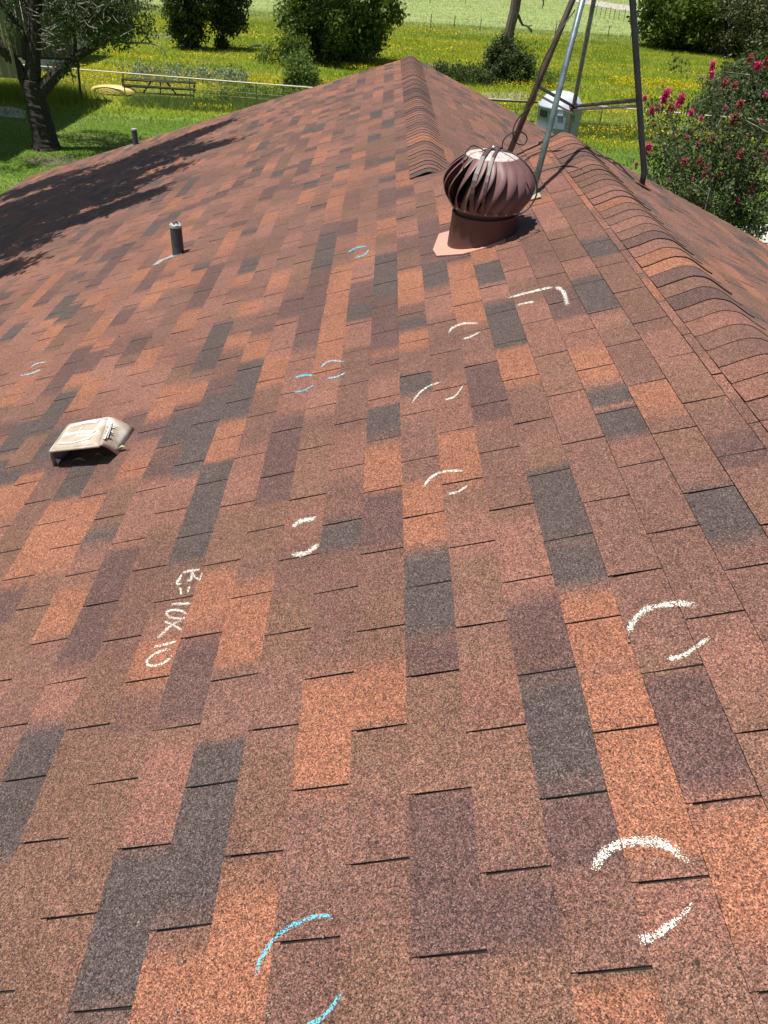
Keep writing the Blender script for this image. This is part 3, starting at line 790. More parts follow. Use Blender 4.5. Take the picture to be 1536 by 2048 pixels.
# cables
def cable(pix, label, r=.0042, n=7):
    P = [atY(x, y, Y) for x, y, Y in pix]; P = spline(P, n); mb = MB(); mb.tube(P, r, 7)
    tag(mb.build("cable", [M_BLACK], None, smooth=True), label, "cable", "black cables at the tower and turbine vent")
cable([(1150, 20, 4.70), (1120, 62, 4.62), (1085, 125, 4.55), (1075, 165, 4.5), (1068, 205, 4.46), (1038, 235, 4.45), (1026, 262, 4.43), (1032, 285, 4.43), (1048, 289, 4.44), (1054, 275, 4.45), (1042, 264, 4.44), (1022, 266, 4.42), (1006, 283, 4.40), (1005, 310, 4.38)],
      "black cable clipped along the rusty leg and ending in a small loop")
cable([(955, 312, 3.05), (972, 299, 3.05), (1000, 301, 3.05), (1028, 308, 3.0), (1053, 328, 2.95), (1070, 356, 2.92), (1074, 384, 2.9), (1064, 408, 2.88), (1048, 424, 2.86), (1030, 430, 2.84)],
      "thin black cable bowed around the right side of the turbine vent", .0038)
cable([(925, 330, 2.95), (930, 308, 3.0), (944, 292, 3.05), (960, 296, 3.05), (974, 306, 3.0)], "short black wire arched over the left of the turbine cap", .003)
def roofcable(pix, label, r=.006):
    P = []
    for x, y in pix:
        a = Lp(x, y, .014)
        if a.x > XN - .02: a = hit(x, y, NR, NR.dot(Vector((XN, 0, ZN))) + .016)
        P.append(a)
    mb = MB(); mb.tube(spline(P, 6), r, 7)
    tag(mb.build("cable", [M_BLACK], None, smooth=True), label, "cable", "black cables at the tower and turbine vent")
roofcable([(1046, 345), (1075, 344), (1105, 336), (1135, 332), (1160, 338), (1185, 352)], "thin black cable sagging over the crest of the near ridge", .0035)
roofcable([(1018, 322), (1045, 323), (1062, 312), (1085, 303), (1110, 302), (1128, 300)], "black cable lying across the shingles up to the ridge end", .004)

# ------------------------------------------------------------------ VEGETATION
def leaf_mat(name, c1, c2, trans=0.25):
    m, n, l, b = new_mat(name)
    col = n.new("ShaderNodeVertexColor"); col.layer_name = "Col"
    s2 = n.new("ShaderNodeSeparateColor"); l.new(col.outputs[0], s2.inputs[0])
    c = ramp(n, l, s2.outputs[0], [(0.0, c1), (1.0, c2)])
    l.new(c, b.inputs['Base Color']); b.inputs['Roughness'].default_value = 0.5; b.inputs['Specular IOR Level'].default_value = .3
    tl = n.new("ShaderNodeBsdfTranslucent"); l.new(c, tl.inputs[0])
    ms = n.new("ShaderNodeMixShader"); ms.inputs[0].default_value = trans
    l.new(b.outputs[0], ms.inputs[1]); l.new(tl.outputs[0], ms.inputs[2]); l.new(ms.outputs[0], n["Material Output"].inputs[0])
    return m
def leaves(centres, per, spread, size, rs, aspect=.5, droop=0.0, flat=1.0):
    """leaf quads (bent diamonds) around clump centres -> verts, faces, cols"""
    centres = np.asarray(centres, float); n = len(centres) * per
    c = np.repeat(centres, per, 0)
    off = rs.normal(size=(n, 3)); off /= np.linalg.norm(off, axis=1)[:, None] + 1e-9
    off *= (rs.rand(n, 1) ** .5) * np.array([1, 1, flat]) * spread
    p = c + off
    d = rs.normal(size=(n, 3)); d[:, 2] -= droop; d /= np.linalg.norm(d, axis=1)[:, None]
    u = rs.normal(size=(n, 3)); u[:, 2] += .8; w = np.cross(d, u); w /= np.linalg.norm(w, axis=1)[:, None] + 1e-9
    s = size * rs.uniform(.6, 1.35, (n, 1))
    V = np.stack([p, p + d * s * .5 + w * s * aspect * .5, p + d * s, p + d * s * .5 - w * s * aspect * .5], 1).reshape(-1, 3)
    F = np.arange(n * 4).reshape(-1, 4)
    q = .5 * rs.rand(n) + .5 * np.repeat(rs.rand(len(centres)) ** 1.3, per); cc = np.repeat(np.repeat(q[:, None], 4, 0), 3, 1)
    return V, F, cc
def crown_centres(ells, n, rs, shell=.55):
    out = []
    wts = np.array([e[3] * e[4] * e[5] for e in ells]) ** .7; wts /= wts.sum()
    for i in rs.choice(len(ells), n, p=wts):
        x, y, z, a, b_, c = ells[i]; d = rs.normal(size=3); d /= np.linalg.norm(d); r = (shell + (1.0 - shell) * rs.rand() ** .6) * (1 + .22 * math.sin(5 * d[0] + 3 * z) * math.cos(4 * d[2] + x)) * (1.18 if rs.rand() < .12 else 1)
        out.append((x + d[0] * a * r, y + d[1] * b_ * r, z + d[2] * c * r))
        if rs.rand() < .22:
            for e2 in (1.0, 1.13): out.append((x + d[0] * a * e2 * 1.04, y + d[1] * b_ * e2, z + d[2] * c * e2 - .08))
    return out
M_BARK = simple("dark ridged bark", (0.060, 0.048, 0.040), .95, scale=14, c2=(0.022, 0.018, 0.015), bumpy=1.0)
M_BARKG = simple("grey dead bark", (0.17, 0.14, 0.12), .95, scale=12, c2=(0.07, 0.055, 0.045), bumpy=1.0)
M_TWIG = simple("grey bare twigs", (0.27, 0.25, 0.22), .9, scale=9, c2=(0.10, 0.09, 0.08))
LF_DARK = leaf_mat("dark tree leaves", (0.026, 0.046, 0.016), (0.135, 0.180, 0.055), .4)
LF_MID = leaf_mat("green tree leaves", (0.050, 0.092, 0.016), (0.210, 0.290, 0.058), .5)
LF_LIGHT = leaf_mat("fresh green leaves", (0.085, 0.140, 0.025), (0.19, 0.27, 0.06), .4)
LF_OLIVE = leaf_mat("dull olive leaves", (0.075, 0.090, 0.040), (0.18, 0.20, 0.095))
LF_GREY = leaf_mat("silvery weed leaves", (0.13, 0.18, 0.10), (0.26, 0.32, 0.20))
def hash_seed(t): return sum(ord(c) * (i + 3) for i, c in enumerate(t)) % 9973
def tree(name, label, cat, base, ells, nclump, per, spread, size, lmat, trunk_r, trunk_mat=None, group=None, bushy=False, limbs=7, droop=.2, shell=.5, top=None):
    rs = np.random.RandomState(hash_seed(label)); base = Vector(base)
    g = empty(name, base, label, cat, group)
    cx = Vector((np.mean([e_[0] for e_ in ells]), np.mean([e_[1] for e_ in ells]), np.mean([e_[2] for e_ in ells])))
    mb = MB(); t_ = top or cx
    m1 = lerp(base, t_, .35) + Vector((rs.uniform(-.1, .1), 0, 0)); mb.tube([base - Vector((0, 0, .1)), base + Vector((0, 0, .25)), m1, lerp(base, t_, .7), t_], [trunk_r * 1.5, trunk_r * 1.05, trunk_r * .85, trunk_r * .55, trunk_r * .25], 9, rough=.12)
    for i in range(limbs):
        e_ = ells[i % len(ells)]; st = lerp(base, t_, rs.uniform(.3, .85)); d = rs.normal(size=3); d /= np.linalg.norm(d)
        en = Vector((e_[0] + d[0] * e_[3] * .8, e_[1] + d[1] * e_[4] * .8, e_[2] + abs(d[2]) * e_[5] * .6))
        mb.tube([st, lerp(st, en, .5) + Vector((0, 0, .1)), en], [trunk_r * .4, trunk_r * .22, trunk_r * .06], 6)
    mb.build("trunk" if not bushy else "stem", [trunk_mat or M_BARK], g)
    cc = crown_centres(ells, nclump, rs, shell)
    V, F, C = leaves(cc, per, spread, size, rs, droop=droop)
    keep = V.reshape(-1, 4, 3)[:, :, 2].min(1) > G + .02
    V = V.reshape(-1, 4, 3)[keep].reshape(-1, 3); C = C.reshape(-1, 4, 3)[keep].reshape(-1, 3); F = np.arange(len(V)).reshape(-1, 4)
    mesh_obj("crown" if not bushy else "foliage", V, F, [lmat], g, cols=C)
    return g
def ell(px, py, Y, rx, rz, ry=None):
    """crown lobe centred on survey point at depth Y, radii given in metres"""
    P = atY(px, py, Y); return (P.x, P.y, P.z, rx, ry or rx, rz)
def gY(px, py): return Gp(px, py).y

# tree pair behind the pasture on the left
Y = gY(385, 98); k = pxm(Gp(385, 98))
tree("tree", "left of two dark slender trees standing close together behind the picnic-table gate", "tree", Gp(385, 98), [ell(375, -25, Y, 44 / k, 60 / k), ell(366, 30, Y, 34 / k, 30 / k), ell(388, 62, Y, 20 / k, 24 / k), ell(384, 88, Y, 16 / k, 10 / k)], 190, 60, .55, .24, LF_DARK, .16, limbs=10, shell=.35, group="pair of dark trees")
tree("tree", "right of two dark slender trees standing close together, the thinner one", "tree", Gp(443, 98), [ell(452, -18, Y + 1, 34 / k, 55 / k), ell(458, 40, Y + 1, 26 / k, 22 / k), ell(444, 84, Y + 1, 12 / k, 10 / k)], 150, 60, .5, .24, LF_DARK, .14, limbs=10, shell=.35, group="pair of dark trees")
# large round tree in the middle
Y = gY(690, 125); P = Gp(690, 125); k = pxm(P)
tree("tree", "broad bushy green tree reaching the ground beyond the far roof peak", "tree", P, [ell(680, -10, Y, 100 / k, 90 / k), ell(615, 30, Y, 42 / k, 32 / k), ell(745, 36, Y, 40 / k, 30 / k), ell(690, 78, Y, 64 / k, 42 / k)], 330, 60, .75, .30, LF_MID, .22, limbs=10, shell=.55)
# sapling in front of it
Y = gY(598, 185); P = Gp(598, 185); k = pxm(P)
tree("sapling", "light green sapling at the end of the white rail just beyond the roof edge", "sapling", P, [ell(600, 135, Y, 30 / k, 26 / k), ell(612, 160, Y, 26 / k, 20 / k), ell(585, 158, Y, 22 / k, 18 / k)], 90, 26, .35, .17, LF_LIGHT, .04, limbs=8, shell=.2)
Y = gY(545, 128); P = Gp(545, 128); k = pxm(P)
tree("shrub", "loose green shrub left of the broad bushy tree", "shrub", P, [ell(585, 95, Y, 32 / k, 20 / k), ell(560, 112, Y, 36 / k, 16 / k)], 60, 30, .45, .2, LF_MID, .05, bushy=True, limbs=6, shell=.2)
# dead ivy trunk
P = Gp(1003, 163); Y = P.y; k = pxm(P)
dead = empty("dead_tree", P, "bare leaning dead trunk with ivy and a bush round its base", "dead tree")
mb = MB(); mb.tube([P, atY(1010, 110, Y), atY(1020, 60, Y), atY(1030, 20, Y), atY(1036, -20, Y), atY(1050, -90, Y)], [.42, .36, .32, .30, .33, .2], 10, rough=.12); mb.build("trunk", [M_BARKG], dead)
mb = MB()
mb.tube([atY(1036, 30, Y), atY(1045, 50, Y), atY(1055, 52, Y), atY(1062, 60, Y), atY(1064, 66, Y)], [.10, .07, .06, .09, .02], 6, rough=.2); mb.tube([atY(1055, 53, Y), atY(1065, 50, Y)], [.06, .03], 6); mb.build("broken_branch", [M_BARKG], dead)
mb = MB(); mb.tube([atY(1086, -30, Y), atY(1087, 8, Y), atY(1084, 18, Y)], [.05, .05, .02], 6, rough=.2); mb.tube([atY(1050, -80, Y), atY(1070, -60, Y), atY(1086, -30, Y)], [.1, .08, .05], 6); mb.build("broken_branch", [M_BARKG], dead)
rs = np.random.RandomState(5)
V, F, C = leaves(crown_centres([ell(1008, 135, Y, 36 / k, 30 / k), ell(1002, 100, Y, 22 / k, 22 / k), ell(1035, 140, Y, 24 / k, 20 / k)], 150, rs, .3), 60, .5, .2, rs); mesh_obj("ivy", V, F, [LF_DARK], dead, cols=C)
V, F, C = leaves(crown_centres([ell(1050, 120, Y, 26 / k, 36 / k)], 40, rs, .2), 22, .5, .18, rs); mesh_obj("ivy", V, F, [LF_MID], dead, cols=C)
# weeds left of it along the ditch
Y = gY(950, 165); P = Gp(935, 165)
tree("shrub", "low dark weedy shrub between the roof peak and the ivy clad trunk", "shrub", P, [ell(930, 150, Y, 1.6, .5), ell(965, 152, Y, 1.2, .5), ell(895, 142, Y, 1.2, .4)], 90, 30, .4, .18, LF_DARK, .04, bushy=True, limbs=8, shell=.2)
# right tree mass
P = Gp(1390, 100); Y = P.y; k = pxm(P)
tree("tree", "large round green tree at the top right above the meadow", "tree", P, [ell(1395, 0, Y, 95 / k, 80 / k), ell(1335, 60, Y, 40 / k, 36 / k), ell(1440, 70, Y, 50 / k, 28 / k)], 330, 60, 1.1, .42, LF_MID, .3, limbs=8, shell=.55)
P = Gp(1500, 118); Y = P.y; k = pxm(P)
tree("tree", "olive grey thicket with bare twigs at the top right corner", "tree", P, [ell(1510, 20, Y, 70 / k, 60 / k), ell(1485, 80, Y, 50 / k, 36 / k), ell(1560, 60, Y, 60 / k, 60 / k)], 300, 40, .9, .3, LF_OLIVE, .2, trunk_mat=M_TWIG, limbs=40, shell=.4)
P = Gp(1350, 108)
tree("tree", "round tree half hidden behind the far road at the top right", "tree", Gp(1260, -28), [ell(1150, -45, gY(1260, -28), 5, 3.6), ell(1290, -32, gY(1260, -28), 8, 3.6)], 160, 30, 1.2, .6, LF_MID, .3, limbs=6)
# dark tree behind the crape myrtle
P = Gp(1500, 262); Y = P.y; k = pxm(P)
tree("tree", "dark leaved tree behind the pink flowering crape myrtle at the right edge", "tree", P, [ell(1500, 175, Y, 66 / k, 50 / k), ell(1430, 205, Y, 38 / k, 22 / k), ell(1560, 170, Y, 70 / k, 60 / k)], 380, 60, .38, .15, LF_DARK, .12, limbs=12, shell=.4)

# crape myrtle with pink flower heads
Y = 13.2
M_PINK = leaf_mat("pink blossom", (0.60, 0.025, 0.17), (0.88, 0.13, 0.36), .3)
M_PINKF = leaf_mat("faded rose blossom", (0.30, 0.06, 0.07), (0.48, 0.16, 0.15), .25)
LF_CM = leaf_mat("crape myrtle leaves", (0.045, 0.070, 0.024), (0.170, 0.215, 0.085), .4)
base = atY(1420, 640, Y); base.z = G
cm = empty("crape_myrtle", base, "crape myrtle bush covered in bright pink flower heads at the right roof edge", "flowering shrub")
rs = np.random.RandomState(21); mb = MB(); tips = [(1290, 300), (1312, 225), (1340, 205), (1378, 215), (1345, 255), (1425, 165), (1440, 200), (1465, 190), (1500, 150), (1520, 135), (1490, 240), (1460, 260), (1530, 250), (1400, 250), (1380, 300), (1350, 330), (1420, 330), (1470, 330), (1510, 300), (1540, 320), (1300, 350), (1340, 380), (1400, 400), (1450, 390), (1500, 380), (1540, 400), (1320, 270), (1370, 270), (1560, 200), (1580, 300)]
cen_ = []
for (tx_, ty_) in tips:
    tip = atY(tx_, ty_, Y + rs.uniform(-1.1, 1.1)); b0 = base + Vector((rs.uniform(-.3, .3), rs.uniform(-.3, .3), 0)); mid_ = lerp(b0, tip, .55) + Vector((rs.uniform(-.2, .2), rs.uniform(-.2, .2), .2))
    pts = spline([b0, mid_, tip], 5); mb.tube(pts, [.035 * (1 - i / len(pts)) + .004 for i in range(len(pts))], 5, cap=False)
    for i in range(3, len(pts)):
        for q in range(3): cen_.append(tuple(pts[i] + Vector(rs.normal(size=3) * .22)))
        if rs.rand() < .7:
            e2 = pts[i] + Vector(rs.normal(size=3) * .35); mb.tube([pts[i], e2], [.008, .003], 4, cap=False); cen_.append(tuple(e2)); cen_.append(tuple(e2 + Vector(rs.normal(size=3) * .12)))
mb.build("stem", [M_TWIG], cm)
for q in range(110):
    cen_.append(tuple(atY(rs.uniform(1300, 1570), rs.uniform(290, 440), Y + rs.uniform(-1, 1))))
V, F, C = leaves(cen_, 34, .17, .062, rs, aspect=.55); mesh_obj("foliage", V, F, [LF_CM], cm, cols=C)
flow = [(1330, 300, 5, 1), (1385, 360, 5, 1), (1440, 350, 5, 0), (1475, 400, 6, 1), (1310, 250, 5, 0), (1395, 290, 5, 1), (1450, 215, 5, 1), (1530, 190, 6, 1), (1495, 275, 5, 0), (1425, 133, 9, 1), (1424, 150, 8, 1), (1332, 188, 13, 1), (1328, 200, 10, 1), (1362, 200, 11, 1), (1356, 210, 8, 1), (1290, 197, 8, 1), (1304, 222, 8, 1), (1317, 216, 7, 1), (1342, 218, 9, 0), (1382, 226, 8, 1), (1402, 238, 6, 1), (1449, 168, 10, 0), (1470, 172, 9, 0), (1515, 133, 11, 1), (1500, 120, 9, 0), (1534, 125, 10, 0), (1480, 210, 10, 0), (1505, 222, 7, 0), (1298, 295, 11, 1), (1290, 306, 7, 1), (1272, 330, 5, 1), (1374, 277, 7, 0), (1424, 278, 8, 0), (1400, 325, 10, 0), (1412, 345, 11, 1), (1368, 325, 10, 0), (1342, 361, 7, 1), (1500, 385, 12, 1), (1528, 315, 12, 1), (1515, 308, 10, 1), (1480, 310, 9, 0), (1410, 410, 10, 0), (1468, 240, 12, 0), (1525, 245, 7, 1), (1455, 300, 8, 0), (1510, 340, 7, 0), (1347, 340, 6, 0)]
fm = {}
for (fx, fy, fr_, br) in flow:
    P = atY(fx, fy, Y - .6 + rs.uniform(-.4, .4)); rad = fr_ * .85 / pxm(P)
    if br not in fm:
        V, F, C = leaves([(0, 0, z) for z in np.linspace(-.8, 1.1, 9)], 26, .62, .42, rs, aspect=.9)
        o = mesh_obj("flower_head", V, F, [M_PINK if br else M_PINKF], cm, origin=(0, 0, 0), cols=C); fm[br] = o; WO[o.name] = P; o.location = P - WO[cm.name]; o.scale = (rad * 1.15, rad * 1.15, rad * .85)
    else: o = copy_obj(fm[br], P, cm, (rad * 1.15, rad * 1.15, rad * rs.uniform(.6, 1.0)), (0, 0, rs.uniform(0, 6)))

# big tree on the left
P = Gp(92, 298); Y = P.y; k = pxm(P)
bt = empty("tree", P, "gnarled spreading tree with dark forked trunk at the upper left", "tree")
mb = MB(); q = lambda pts: spline([atY(x, y, Y + dy) for x, y, dy in pts], 5)
def limb(pts, r0_, r1_, m_=None, n=10, rough=.06):
    pp = q(pts); (m_ or mb).tube(pp, [r0_ + (r1_ - r0_) * (i / (len(pp) - 1)) for i in range(len(pp))], n, rough=rough)
limb([(95, 303, 0), (92, 285, 0), (84, 250, 0), (75, 215, 0), (68, 185, 0), (66, 160, 0)], 24 / k, 19 / k)
limb([(95, 306, 0), (92, 292, 0), (88, 270, 0)], 32 / k, 22 / k)
limb([(66, 180, 0), (66, 130, 0), (68, 80, .1), (70, 30, .2), (72, -30, .2), (80, -110, .3)], 15 / k, 9 / k)
limb([(64, 185, 0), (45, 150, 0), (20, 115, -.2), (-5, 88, -.4), (-60, 40, -.6)], 13 / k, 9 / k)
limb([(52, 120, 0), (48, 80, 0), (35, 50, -.2), (12, 18, -.3), (-20, -20, -.4)], 7 / k, 5 / k)
limb([(62, 40, .2), (50, 15, .2), (40, -20, .2)], 7 / k, 5 / k)
limb([(72, 195, 0), (90, 172, 0), (115, 145, .1), (148, 117, .2), (185, 95, .3), (225, 72, .4), (262, 30, .4)], 15 / k, 3 / k)
limb([(120, 142, .1), (150, 128, .1), (160, 135, .1)], 5 / k, 2 / k)
limb([(148, 117, .2), (150, 80, .2), (145, 30, .1), (150, -30, .1)], 4 / k, 2.5 / k)
limb([(185, 95, .3), (205, 65, .3), (215, 20, .3), (212, -20, .3)], 4 / k, 2 / k)
mb.build("trunk", [M_BARK], bt)
mb = MB()
limb([(228, 84, .2), (262, 86, .2), (300, 87, .2), (325, 98, .2), (335, 118, .2)], 1.8 / k, .9 / k, n=5)
rs = np.random.RandomState(3)
for i in range(280):
    x, y = rs.uniform(75, 258), rs.uniform(-20, 100)
    if y > 100 - (x - 130) * .12: continue
    dx, dy = rs.uniform(-32, 32), rs.uniform(-26, 14); d_ = rs.uniform(-2.6, .6)
    limb([(x, y, d_), (x + dx * .5 + rs.uniform(-5, 5), y + dy * .5 + rs.uniform(-5, 5), d_ + .1), (x + dx, y + dy, d_ + .2)], rs.uniform(.6, 1.3) / k, .35 / k, n=4)
mb.build("bare_twigs", [M_TWIG], bt)["kind"] = "stuff"
cc = []
def region(x0, x1, y0, y1, n_, dd=1.8):
    for i in range(n_): cc.append(tuple(atY(rs.uniform(x0, x1), rs.uniform(y0, y1), Y + rs.uniform(-dd, dd))))
region(90, 250, -60, 30, 120); region(170, 262, 10, 80, 110); region(90, 180, 20, 80, 40); region(200, 262, -20, 35, 50); region(268, 306, -20, 70, 14, .6); region(-30, 50, -40, 20, 14); region(-30, 35, 40, 75, 16); region(110, 200, 10, 70, 26)
region(105, 150, 125, 140, 5, .3); region(-60, 120, -240, -60, 130, 3)
for (sx, sy, rx_, ry_, n_) in ((200, 275, 1.5, 1.2, 60), (300, 290, 1.4, 1.0, 50), (30, 330, 1.4, .8, 40), (10, 265, 1.5, .7, 30)):  # unseen leaf clumps added overhead, placed to shade these lawn spots
    sp = Gp(sx, sy); hh_ = 4.6 - G; oc = sp + Vector((SUN.x, SUN.y, SUN.z)) * (hh_ / SUN.z)
    for i in range(n_):
        d = rs.normal(size=3); d /= np.linalg.norm(d); cc.append((oc.x + d[0] * rx_ * rs.rand() ** .4, oc.y + d[1] * ry_ * 1.6 * rs.rand() ** .4, oc.z + d[2] * .6))
V, F, C = leaves(cc, 30, .42, .16, rs, aspect=.38, droop=.9); mesh_obj("crown", V, F, [LF_DARK], bt, cols=C)

# pecan beside the left eave whose crown hangs over the roof (out of frame; casts the shade on the shingles)
bx = Vector((-11.5, 5.8, G))
rs = np.random.RandomState(8)
pt = empty("tree", bx, "leafy tree left of the house whose crown shades the left roof slope", "tree")
mb = MB(); top = Vector((-10.2, 6.0, 3.2)); mb.tube([bx, bx + Vector((.1, 0, 1.5)), lerp(bx, top, .6), top], [.42, .3, .26, .12], 10, rough=.1)
arms = [((-4.05, 9.75, 2.6), .10), ((-4.1, 8.6, 2.8), .1), ((-4.9, 8.9, 2.7), .08), ((-4.5, 6.1, 2.7), .09), ((-5.0, 5.0, 2.9), .08), ((-6.0, 10.8, 3.2), .08), ((-6.5, 3.8, 3.0), .08)]
for (a, r_) in arms:
    s_ = lerp(bx, top, .75); a = Vector(a); mb.tube(spline([s_, lerp(s_, a, .5) + Vector((0, 0, .5)), a], 4), [.12, .1, .09, .08, .06, .05, .035, .025, .01], 6)
mb.build("trunk", [M_BARK], pt)
cc = []
def cloud(c, r, n_):
    for i in range(n_):
        d = rs.normal(size=3); d /= np.linalg.norm(d); cc.append((c[0] + d[0] * r[0] * rs.rand() ** .4, c[1] + d[1] * r[1] * rs.rand() ** .4, c[2] + d[2] * r[2] * rs.rand() ** .4))
SHADES = [((-9.5, 6.0, 3.6), (2.2, 2.6, 1.4), 160)]
for sx, sy, r_, n_ in ((428, 254, .22, 26), (395, 268, .35, 50), (435, 290, .2, 18), (400, 300, .25, 26), (350, 285, .5, 80), (330, 312, .45, 70), (280, 315, .55, 80), (270, 345, .4, 60), (210, 345, .6, 90),
                       (200, 375, .5, 70), (140, 375, .6, 80), (120, 400, .5, 70), (60, 400, .6, 80), (50, 430, .5, 60), (0, 430, .6, 70), (-60, 440, .8, 90), (300, 388, .16, 20), (270, 398, .22, 36), (225, 415, .28, 44),
                       (175, 432, .32, 50), (120, 450, .35, 56), (60, 470, .38, 56), (0, 490, .4, 50), (-60, 500, .5, 50), (20, 540, .2, 22), (-30, 550, .3, 30), (90, 440, .4, 40), (20, 460, .4, 40), (330, 345, .3, 26), (250, 375, .3, 30), (170, 400, .45, 60), (90, 420, .5, 70), (10, 450, .6, 80), (110, 360, .6, 70), (40, 385, .6, 70), (180, 350, .5, 50), (-20, 480, .5, 70), (30, 500, .35, 40), (120, 425, .35, 40), (230, 395, .22, 20)):
    tp_ = Lp(sx, sy); hz_ = rs.uniform(2.2, 3.4) - tp_.z; oc = tp_ + SUN * (hz_ / SUN.z); SHADES.append(((oc.x, oc.y, oc.z), (r_ * 1.35, r_ * .62, .22), int(n_ * .72)))
for c, r, n_ in SHADES: cloud(c, r, n_)
V, F, C = leaves(cc, 26, .20, .12, rs, aspect=.45, droop=.4); mesh_obj("crown", V, F, [LF_MID], pt, cols=C)

# ------------------------------------------------------------------ grasses and wildflowers (uncountable)
def blades(n, region_fn, h0, h1, w, rs, lean=.35):
    P = region_fn(n, rs); n = len(P); h = rs.uniform(h0, h1, (n, 1)); a = rs.rand(n) * 2 * math.pi
    d = np.stack([np.cos(a), np.sin(a), np.zeros(n)], 1); ln = rs.normal(size=(n, 3)) * lean * h; ln[:, 2] = 0
    V = np.stack([P - d * w, P + d * w, P + ln + np.array([0, 0, 1.0]) * h], 1).reshape(-1, 3)
    F = np.arange(n * 3).reshape(-1, 3); q = .35 * rs.rand(n) + .65 * np.clip((.6 * vnoise(P[:, 0] * .45, P[:, 1], 2.2, 5) + .4 * vnoise(P[:, 0] * .4, P[:, 1], 7., 6) - .25) * 2, 0, 1); c = np.repeat(np.repeat(q[:, None], 3, 0), 3, 1)
    return V, F, c
def vnoise(x, y, s, seed=0):
    rs_ = np.random.RandomState(seed); T = rs_.rand(64, 64); x = x / s; y = y / s
    xi = np.floor(x).astype(int); yi = np.floor(y).astype(int); fx = x - xi; fy = y - yi; fx = fx * fx * (3 - 2 * fx); fy = fy * fy * (3 - 2 * fy)
    g = lambda a, b_: T[a % 64, b_ % 64]
    return (g(xi, yi) * (1 - fx) + g(xi + 1, yi) * fx) * (1 - fy) + (g(xi, yi + 1) * (1 - fx) + g(xi + 1, yi + 1) * fx) * fy
def field(y0, y1, dens=None, seed=1, thr=.5, sx=9., sy=3.):
    def f(n, rs_):
        y = y0 + (y1 - y0) * rs_.rand(n * 3) ** 1.0; half = 2.5 + y * .58; x = rs_.uniform(-1, 1, n * 3) * half + .03 * y
        # sample area uniformly by rejecting on width
        keep = rs_.rand(n * 3) < half / (2.5 + y1 * .58)
        if dens: keep &= (vnoise(x, y * sx / sy, sx, seed) * .65 + vnoise(x, y * 2, sx / 4, seed + 1) * .35) > thr
        x, y = x[keep][:n], y[keep][:n]
        return np.stack([x, y, np.full(len(x), G)], 1)
    return f
LF_LAWN = leaf_mat("lawn blades", (0.150, 0.245, 0.035), (0.330, 0.390, 0.100), .5)
LF_MEAD = leaf_mat("meadow blades", (0.125, 0.210, 0.012), (0.33, 0.375, 0.045), .5)
LF_FAR = leaf_mat("far field blades", (0.26, 0.33, 0.11), (0.44, 0.45, 0.24), .5)
M_YEL = leaf_mat("yellow petals", (0.46, 0.38, 0.010), (0.75, 0.62, 0.02), .3)
rs = np.random.RandomState(99)
def stuff(name, V, F, C, mat): return tag(mesh_obj(name, V, F, [mat], None, origin=(0, 50, G), cols=C), kind="stuff")
V, F, C = blades(150000, field(14, 37), .04, .12, .012, rs, .6); stuff("lawn_grass", V, F, C, LF_LAWN)
V, F, C = blades(190000, field(36, 100), .08, .30, .024, rs, .8); stuff("meadow_grass", V, F, C, LF_MEAD)
V, F, C = blades(70000, field(90, 190), .08, .25, .04, rs, .8); stuff("far_grass", V, F, C, LF_FAR)
def flowers(n, fn, rs_, size, z0, z1):
    P = fn(n, rs_); n = len(P); P[:, 2] += rs_.uniform(z0, z1, n)
    d = rs_.normal(size=(n, 3)) * size; e2 = rs_.normal(size=(n, 3)) * size
    V = np.stack([P - d, P + e2, P + d, P - e2], 1).reshape(-1, 3); c = np.repeat(np.repeat(rs_.rand(n, 1), 4, 0), 3, 1)
    return V, np.arange(n * 4).reshape(-1, 4), c
V, F, C = flowers(52000, field(37, 62, True, 4, .585, 10, 1.6), rs, .026, .12, .32); stuff("yellow_wildflowers", V, F, C, M_YEL)
V, F, C = flowers(14000, field(60, 92, True, 9, .62, 18, 3), rs, .036, .12, .3); stuff("yellow_wildflowers", V, F, C, M_YEL)
# taller weeds along the rail fence
def strip(pix, width, seed):
    def f(n, rs_):
        A = [Gp(x, y) for x, y in pix]; t = rs_.rand(n) * (len(A) - 1); i = np.minimum(t.astype(int), len(A) - 2); u = t - i
        X = np.array([a.x for a in A]); Yv = np.array([a.y for a in A])
        x = X[i] * (1 - u) + X[i + 1] * u + rs_.normal(size=n) * width * .6; y = Yv[i] * (1 - u) + Yv[i + 1] * u + rs_.normal(size=n) * width
        return np.stack([x, y, np.full(n, G)], 1)
    return f
V, F, C = blades(26000, strip([(270, 206), (420, 216), (600, 210), (700, 200)], .5, 1), .12, .4, .016, rs, .4); stuff("tall_weeds", V, F, C, LF_LIGHT)
V, F, C = blades(9000, strip([(-40, 190), (60, 190), (150, 200)], .9, 1), .25, .7, .018, rs, .4); stuff("tall_weeds", V, F, C, LF_MEAD)
V, F, C = blades(16000, strip([(1130, 262), (1250, 268), (1400, 280)], .8, 1), .1, .35, .014, rs, .5); stuff("tall_weeds", V, F, C, LF_LIGHT)
cs = [tuple(p + np.array([0, 0, rs.uniform(.1, .6)])) for p in strip([(270, 158), (340, 160), (430, 165), (480, 168)], 1.0, 2)(170, rs)]
V, F, C = leaves(cs, 26, .35, .13, rs); stuff("silvery_weeds", V, F, C, LF_GREY)
cs = [tuple(p + np.array([0, 0, rs.uniform(.05, .5)])) for p in strip([(410, 205), (480, 200), (560, 200), (640, 190)], .7, 2)(150, rs)]
V, F, C = leaves(cs, 26, .3, .12, rs); stuff("leafy_weeds", V, F, C, LF_MID)
cs = [tuple(p + np.array([0, 0, rs.uniform(.05, .7)])) for p in strip([(905, 160), (960, 164), (1080, 170), (1130, 175)], .8, 2)(150, rs)]
V, F, C = leaves(cs, 26, .35, .13, rs); stuff("leafy_weeds", V, F, C, LF_MID)

